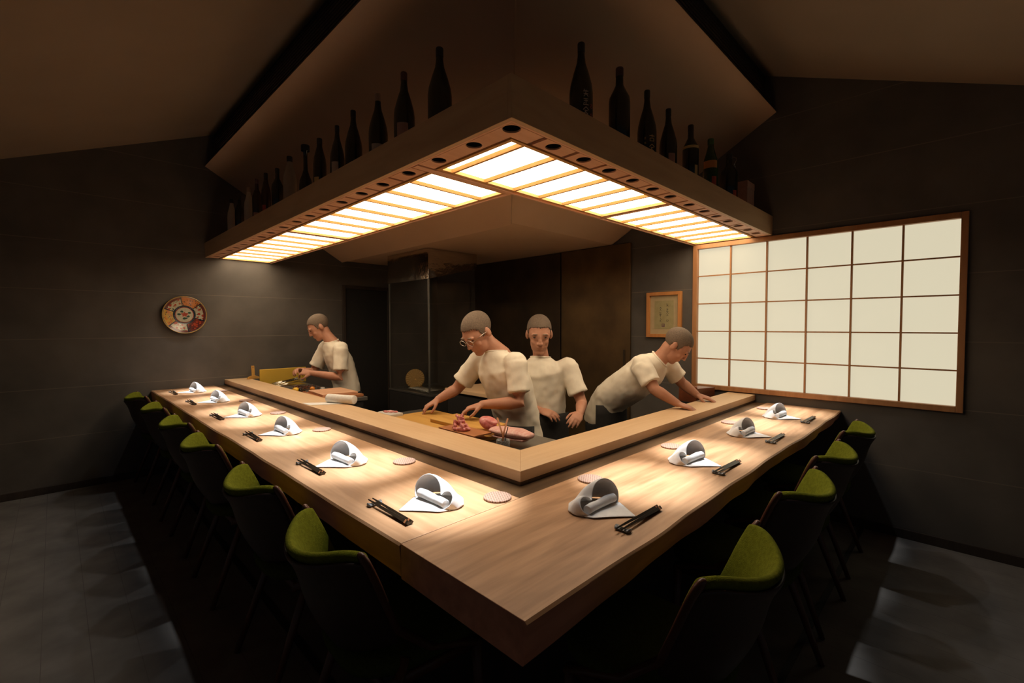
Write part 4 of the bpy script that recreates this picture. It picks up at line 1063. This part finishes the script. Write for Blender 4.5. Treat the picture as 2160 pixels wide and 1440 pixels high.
# bundle of metal skewers and tools on a steel pan
t = thing('steel_pan', 'low steel pan carrying a bundle of skewers before the yellow board', 'pan', (1.60, 4.72, WT + .0005))
bm = bmesh.new(); box(bm, -.14, .14, -.13, .13, 0, .022); obj('pan_body', bm, M['steel'], t, bevel=.006)
SKM = 'metal skewers in the bundle'
sk0 = None
for k in range(14):
    z = .028 + .006 * (k % 3); y = 4.72 + (k - 6.5) * .0165; a = .26 + rp.uniform(-.012, .012)
    if sk0 is None:
        sk0 = thing('skewer', 'thin steel skewer lying in the bundle on the steel pan', 'skewer', (0, 0, 0), 0, SKM)
        bm = bmesh.new(); tube(bm, [(-.13, 0, 0), (.115, 0, .024)], .0022, n=6); obj('rod', bm, M['steel'], sk0, smooth=True)
        bm = bmesh.new(); lathe(bm, [(0, 0), (.006, .002), (.0065, .006), (.004, .010), (0, .011)], 10); bmesh.ops.translate(bm, verts=bm.verts, vec=(.117, 0, .020)); obj('knob', bm, M['grey_steel'], sk0, smooth=True)
        sk = sk0; sk.location = (1.61, y, WT + z); sk.rotation_euler = (0, 0, a)
    else: sk = dup(sk0, (1.60 + rp.uniform(-.02, .03), y, WT + z), a)
# yellow upright board and the T-shaped wooden stand
t = thing('plastic_board', 'yellow plastic cutting board standing upright near the far wall', 'cutting board', (1.662, 5.0, WT + .0005))
obj('board', nbox(-.225, .225, -.009, .009, 0, .155), M['yellow'], t, bevel=.004)
bm = bmesh.new()
for x in (-.17, .17): box(bm, x - .012, x + .012, -.03, .03, 0, .012)
obj('foot', bm, M['yellow'], t, bevel=.002)
t = thing('grater_stand', 'orange timber T-shaped tool standing near the wall with the plate', 'wooden tool', (1.435, 5.20, 0.838))
bm = bmesh.new(); prism(bm, [(-.060, 0), (.060, 0), (.050, .022), (.018, .034), (-.018, .034), (-.050, .022)], -.012, .012); bmesh.ops.rotate(bm, verts=bm.verts, matrix=Matrix.Rotation(PI / 2, 3, 'X')); obj('base', bm, M['board'], t, bevel=.002)
bm = bmesh.new(); prism(bm, [(-.014, .030), (.014, .030), (.010, .135), (-.018, .135)], -.008, .008); bmesh.ops.rotate(bm, verts=bm.verts, matrix=Matrix.Rotation(PI / 2, 3, 'X')); obj('handle', bm, M['board'], t, bevel=.002)
bm = bmesh.new(); tube(bm, [(-.004, -.0095, .118), (-.004, .0095, .118)], .004, n=10); obj('hanging_hole', bm, M['black'], t)
# lacquered box at the window end of the ledge
t = thing('lacquer_box', 'dark red timber box at the window end behind the ledge', 'box', (3.60, 1.53, .79)); p = (3.60, 1.53, .79)
bm = bmesh.new(); prism(bm, [(-.16, 0), (.20, 0), (.20, .085), (-.13, .105), (-.15, .118)], -.07, .07); bmesh.ops.rotate(bm, verts=bm.verts, matrix=Matrix.Rotation(PI / 2, 3, 'X')); obj('box_body', bm, wood('red lacquered timber', (.22, .06, .02), (.15, .04, .015), 0, .35, 40), t, bevel=.002)
obj('support', nbox(-.18, .24, -.09, .09, KZ - .79, -.001), M['black'], t)
# island board behind the cooks
t = thing('island_table', 'dark kitchen island with a pale timber top behind the cooks', 'worktop', (2.70, 2.92, KZ)); p = (2.70, 2.92, KZ)
obj('top', nbox(-.22, .26, -.42, .42, .99, 1.02), M['ledge_y'], t, bevel=.003); obj('cabinet', nbox(-.20, .24, -.40, .40, 0, .99), M['black'], t)

# ------------------------------------------------------------------ people
def basis(F, U):
    F = V(F).normalized(); U = V(U); U = (U - F * U.dot(F)).normalized(); R = F.cross(U)     # R: the person's right
    return F, U, R

def add_head(bm, c, F, U, k=1.0):
    F, U, R = basis(F, U)
    Mx = Matrix((R, F, U)).transposed()
    def E(p, r, rot=None):
        ellip(bm, V(c) + Mx @ (V(p) * k), [q * k for q in r], Mx @ rot if rot else Mx, n=18, m=12)
    E((0, -.012, .034), (.0745, .096, .084))             # skull
    E((0, .018, .010), (.069, .078, .070))               # temples and forehead
    E((0, .035, -.043), (.057, .056, .072))              # face
    E((0, .028, -.077), (.051, .058, .038))              # jaw
    E((0, .060, -.099), (.031, .026, .021))              # chin
    for s in (-1, 1):
        E((s * .034, .061, -.030), (.022, .020, .022))   # cheek
        E((s * .030, .083, .021), (.025, .011, .008))    # brow
        E((s * .074, -.012, -.008), (.009, .019, .032), Matrix.Rotation(s * .35, 3, 'Z'))   # ear
        E((s * .0795, -.004, -.008), (.006, .012, .022), Matrix.Rotation(s * .35, 3, 'Z'))
        E((s * .011, .098, -.034), (.009, .010, .008))   # nostril wing
    E((0, .089, .004), (.010, .013, .022)); E((0, .098, -.016), (.010, .013, .018)); E((0, .107, -.031), (.011, .011, .010))   # nose
    E((0, .084, -.058), (.022, .012, .006)); E((0, .082, -.069), (.020, .012, .007))        # lips
    return Mx

def add_hand(bm, w, d, palm, thumb, curl=0.5, spread=0.06, k=1.0):
    """w wrist, d finger direction, palm normal the palm faces, thumb direction to the thumb side"""
    d = V(d).normalized(); palm = V(palm); palm = (palm - d * palm.dot(d)).normalized(); s = d.cross(palm)
    if s.dot(V(thumb)) < 0: s = -s                       # s points to the thumb side
    w = V(w)
    tube(bm, [w - d * .02, w + d * .015, w + d * .05, w + d * .088], [(.024, .019), (.029, .017), (.040, .015), (.039, .012)], n=16, hint=palm, round_=True)
    for i, (off, L, r) in enumerate(((.029, .072, .0088), (.0095, .080, .0092), (-.010, .074, .0088), (-.029, .058, .0078))):
        p = w + d * (.086 - .006 * abs(i - 1)) + s * off
        pts = [p - d * .012, p]; dd = (d + s * spread * (1.2 - i * 0.8)).normalized(); a = 0.0
        for q, f in enumerate((.42, .32, .26)):
            a = curl * (0.55, 1.25, 1.75)[q] * (1 + .08 * i)
            pts.append(pts[-1] + (dd * math.cos(a) + palm * math.sin(a)) * L * f)
        tube(bm, [x for x in pts], [r * 1.05 * k, r * 1.05, r, r * .93, r * .8], n=10, round_=True)
    b = w + d * .018 + s * .026 + palm * .004
    t1 = b + (d * .62 + s * .62 + palm * .35).normalized() * .034; t2 = t1 + (d * .86 + s * .22 + palm * .35 * (1 + curl)).normalized() * .030; t3 = t2 + (d * .95 - s * .05 + palm * .3).normalized() * .022
    tube(bm, [b - d * .012 - s * .012, b, t1, t2, t3], [.013, .0135, .011, .0098, .0078], n=10, round_=True)

def person(name, label, J, shirt=True, apron=False, glasses=False, hk=1.0):
    root = thing('person', label, 'person', (J['pelvis'][0], J['pelvis'][1], KZ))
    o0 = V(root.location)
    G = {k: (V(v) if isinstance(v, tuple) and len(v) == 3 else v) for k, v in J.items()}
    lat = (G['shR'] - G['shL']).normalized()
    bm = bmesh.new()
    pel, che, nek, hd = G['pelvis'], G['chest'], G['neck'], G['head']
    wai = pel.lerp(che, .42) + G.get('bend', V((0, 0, 0)))
    shm = (G['shL'] + G['shR']) / 2
    fwd = lat.cross(V((0, 0, 1))) * -1
    tube(bm, [pel - V((0, 0, .09)), pel, wai, che, shm.lerp(che, .25), shm.lerp(nek, .5), nek], [(a * J.get('slim', 1.0), b * J.get('slim', 1.0)) for a, b in ((.150, .105), (.160, .112), (.140, .098), (.160, .112), (.150, .098))] + [(.095, .068), (.056, .056)], n=24, hint=lat.cross(nek - pel), round_=True)
    F, U, R = basis(J['headF'], J['headU'])
    tube(bm, [nek - (hd - nek).normalized() * .05, nek, nek.lerp(hd - U * .055 - F * .012, .6), hd - U * .045 - F * .018], [.062, .056, .052, .054], n=16, round_=True)
    Mx = add_head(bm, hd, F, U, hk)
    for s in 'LR':
        sh, el, wr = G['sh' + s], G['el' + s], G['wr' + s]
        tube(bm, [sh.lerp(che, .35), sh, sh.lerp(el, .35), sh.lerp(el, .75), el, el.lerp(wr, .25), el.lerp(wr, .65), wr], [.050, .046, .047, .043, .038, .0395, .032, .0255], n=16, round_=True)
        add_hand(bm, wr, J['hd' + s], J['pn' + s], J['th' + s], J.get('curl' + s, .5))
        sg = 1 if s == 'R' else -1
        hip = pel + lat * sg * .088 - V((0, 0, .05))
        foot = J.get('foot' + s); fx = V(foot) if foot else V((hip.x, hip.y, KZ)) + lat * sg * .03
        kn = hip.lerp(fx, .5) + fwd * .02
        tube(bm, [hip, hip.lerp(kn, .5), kn, kn.lerp(fx, .35), fx + V((0, 0, .09))], [.082, .072, .055, .052, .036], n=16, round_=True)
        tube(bm, [fx + V((0, 0, .045)) - fwd * .05, fx + V((0, 0, .05)) + fwd * .05, fx + V((0, 0, .03)) + fwd * .15], [(.036, .042), (.042, .042), (.040, .024)], n=14, round_=True)
    bmesh.ops.translate(bm, verts=bm.verts, vec=-o0)
    fused('body', bm, .0046, M['skin'], root, 6)
    # hair: cropped cap over the skull above the hairline
    bm = bmesh.new()
    for c, r in (((0, -.0125, .0345), (.0760, .0975, .0855)), ((0, .017, .014), (.0705, .0795, .0725))):
        ellip(bm, hd - o0 + Mx @ (V(c) * hk), [q * hk for q in r], Mx, n=90, m=64)
    inv = Mx.transposed()
    kill = []
    for f in bm.faces:
        q = (inv @ (f.calc_center_median() - (hd - o0))) / hk
        jag = .0035 * math.sin(q.x * 420 + q.y * 310) + .0025 * math.sin(q.y * 700 - q.x * 260)
        def pw(y, tab):
            for (y0, z0), (y1, z1) in zip(tab[:-1], tab[1:]):
                if y <= y1: return z0 + (z1 - z0) * max(0.0, (y - y0) / (y1 - y0))
            return tab[-1][1]
        line = pw(q.y, ((-.11, -.050), (-.045, -.058), (-.030, -.010), (-.022, .022), (.002, .024), (.008, -.012), (.026, -.006), (.034, .040), (.056, .062), (.10, .068))) + jag
        if q.z < line: kill.append(f)
    bmesh.ops.delete(bm, geom=kill, context='FACES')
    obj('hair', bm, M['hair'], root, smooth=True, solid=.0015)
    for s in (-1, 1):
        bm = bmesh.new(); ellip(bm, hd - o0 + Mx @ (V((s * .030, .0795, .004)) * hk), (.013, .010, .005), Mx, n=14, m=8); obj('eye', bm, M['eye'], root, smooth=True)
        bm = bmesh.new(); ellip(bm, hd - o0 + Mx @ (V((s * .031, .0905, .0255)) * hk), (.019, .006, .0035), Mx, n=14, m=8); obj('eyebrow', bm, M['hair'], root, smooth=True)
    if glasses:
        bm = bmesh.new()
        for s in (-1, 1):
            ring = [hd - o0 + Mx @ (V((s * .033 + .023 * math.cos(a), .104, .002 + .018 * math.sin(a))) * hk) for a in [2 * PI * q / 20 for q in range(21)]]
            tube(bm, ring, .0016, n=6)
            tube(bm, [hd - o0 + Mx @ (V((s * .056, .104, .006)) * hk), hd - o0 + Mx @ (V((s * .080, .02, .008)) * hk), hd - o0 + Mx @ (V((s * .082, -.015, .0)) * hk)], .0016, n=6)
        tube(bm, [hd - o0 + Mx @ (V((-.010, .104, .006)) * hk), hd - o0 + Mx @ (V((.010, .104, .006)) * hk)], .0016, n=6)
        obj('glasses', bm, M['steel'], root, smooth=True)
    # T-shirt
    bm = bmesh.new()
    sl = J.get('slim', 1.0)
    hem = pel + G.get('hem', V((0, 0, -.06)))
    tube(bm, [hem, pel, wai, che, shm.lerp(che, .25), shm.lerp(nek, .45), nek - (nek - shm) * .12], [(a * sl, b * sl) for a, b in ((.178, .132), (.180, .134), (.168, .128), (.180, .134), (.172, .120))] + [(.115, .084), (.072, .068)], n=28, hint=lat.cross(nek - pel), round_=False)
    for s in 'LR':
        sh, el = G['sh' + s], G['el' + s]
        ellip(bm, sh.lerp(che, .06) - V((0, 0, .010)), (.068, .066, .064))
        tube(bm, [sh.lerp(che, .5), sh.lerp(nek, .05)], [.066, .070], n=20, round_=True)
        tube(bm, [sh, sh.lerp(el, .3), sh.lerp(el, .55), sh.lerp(el, .76)], [.071, .070, .069, .072], n=20)
    bmesh.ops.translate(bm, verts=bm.verts, vec=-o0)
    fused('t_shirt', bm, .007, M['tee'], root, 9, noise=(.085, .018))
    bm = bmesh.new()
    ca, cb = frame_of(nek - shm)
    tube(bm, [nek - (nek - shm) * .14 + ca * .071 * math.cos(a) + cb * .068 * math.sin(a) for a in [2 * PI * q / 24 for q in range(25)]], .0065, n=8)
    bmesh.ops.translate(bm, verts=bm.verts, vec=-o0)
    obj('collar', bm, M['tee'], root, smooth=True)
    # trousers and apron
    bm = bmesh.new()
    tube(bm, [pel - V((0, 0, .12)), pel - V((0, 0, .02)), pel + V((0, 0, .05))], [(.165, .12), (.170, .124), (.160, .116)], n=24, hint=fwd)
    for sg, s in ((1, 'R'), (-1, 'L')):
        hip = pel + lat * sg * .088 - V((0, 0, .05)); foot = J.get('foot' + s); fx = V(foot) if foot else V((hip.x, hip.y, KZ)) + lat * sg * .03
        kn = hip.lerp(fx, .5) + fwd * .02
        tube(bm, [hip, hip.lerp(kn, .5), kn, fx + V((0, 0, .07))], [.098, .088, .072, .060], n=18)
    bmesh.ops.translate(bm, verts=bm.verts, vec=-o0)
    fused('trousers', bm, .012, M['trouser'], root, 4)
    if apron:
        bm = bmesh.new()
        def ap(u, v):
            a = (u - .5) * 2.5
            p = pel + V((0, 0, .10 - .62 * v)) + (fwd * math.cos(a) * .150 + lat * math.sin(a) * .196) * (1 + .06 * v)
            return p - o0
        grid(bm, ap, 24, 10)
        obj('apron', bm, M['trouser'], root, smooth=True, solid=.004)
    return root

# cook at the far end, in profile, looking down at his hands
person('cook', 'person in an off white T-shirt looking down at his hands beside the yellow board', dict(
    pelvis=(2.005, 4.270, 0.700), chest=(1.940, 4.290, 1.035), neck=(1.860, 4.310, 1.245), head=(1.775, 4.370, 1.372), headF=(-.80, .22, -.52), headU=(-.50, .14, .85),
    shL=(1.880, 4.135, 1.165), shR=(1.885, 4.485, 1.165), elL=(1.855, 4.090, 0.905), elR=(1.790, 4.555, 0.925), wrL=(1.675, 4.295, 0.945), wrR=(1.665, 4.525, 0.955),
    hdL=(-.62, .75, .12), hdR=(-.75, -.55, .10), pnL=(.3, .5, -.8), pnR=(.2, -.5, -.8), thL=(-.6, -.2, .7), thR=(-.5, .2, .8), curlL=.85, curlR=.75, hem=(-.005, 0, -.10), bend=(0.015, 0, 0), slim=.88))
# cook with glasses bent over the cutting boards
person('cook', 'person with glasses in an off white T-shirt reaching over the cutting boards', dict(
    pelvis=(2.120, 2.060, .66), chest=(2.040, 2.085, 1.01), neck=(1.975, 2.115, 1.225), head=(1.862, 2.165, 1.338), headF=(-.78, -.02, -.60), headU=(-.58, .02, .80),
    shL=(1.965, 1.930, 1.155), shR=(1.975, 2.285, 1.150), elL=(1.935, 1.870, .925), elR=(1.880, 2.400, .960), wrL=(1.765, 2.010, .918), wrR=(1.765, 2.450, .897),
    hdL=(-.72, .62, -.25), hdR=(-.80, .30, -.45), pnL=(-.1, .1, -1), pnR=(-.2, 0, -1), thL=(-.6, .2, .5), thR=(-.6, -.6, .2), curlL=.6, curlR=.55, hem=(0, 0, -.06), bend=(0.02, 0, 0)), apron=True, glasses=True, hk=1.08)
# cook standing behind him, facing the counter corner
person('cook', 'person facing the counter corner just behind the person with glasses', dict(
    pelvis=(2.505, 2.195, 0.660), chest=(2.485, 2.180, 1.010), neck=(2.455, 2.165, 1.165), head=(2.405, 2.135, 1.322), headF=(-.66, -.66, -.30), headU=(-.22, -.22, .95),
    shL=(2.590, 2.020, 1.085), shR=(2.305, 2.305, 1.085), elL=(2.600, 1.910, 0.840), elR=(2.315, 2.375, 0.850), wrL=(2.470, 1.830, 0.790), wrR=(2.385, 2.115, 0.790),
    hdL=(-.85, -.3, -.2), hdR=(.25, -.92, -.2), pnL=(-.2, .4, -.8), pnR=(.4, -.2, -.8), thL=(-.5, -.2, .8), thR=(-.2, -.5, .8), hem=(0, 0, -.06)), apron=True, hk=1.12)
# cook leaning over the ledge toward the lattice window
person('cook', 'person leaning forward with both hands on the ledge beside the lattice window', dict(
    pelvis=(2.960, 1.960, .70), chest=(2.965, 1.690, .985), neck=(2.985, 1.520, 1.150), head=(3.010, 1.415, 1.245), headF=(.30, -.60, -.74), headU=(.16, -.62, .77),
    shL=(3.140, 1.560, 1.110), shR=(2.790, 1.560, 1.110), elL=(3.235, 1.480, .960), elR=(2.770, 1.450, .960), wrL=(3.250, 1.375, .880), wrR=(2.840, 1.330, .875),
    hdL=(.35, -.9, -.25), hdR=(.35, -.9, -.3), pnL=(0, .1, -1), pnR=(0, .1, -1), thL=(-.9, -.2, .2), thR=(.9, -.1, .2), curlL=.35, curlR=.35, hem=(0, .01, -.05), bend=(0, .05, .02)), apron=True)
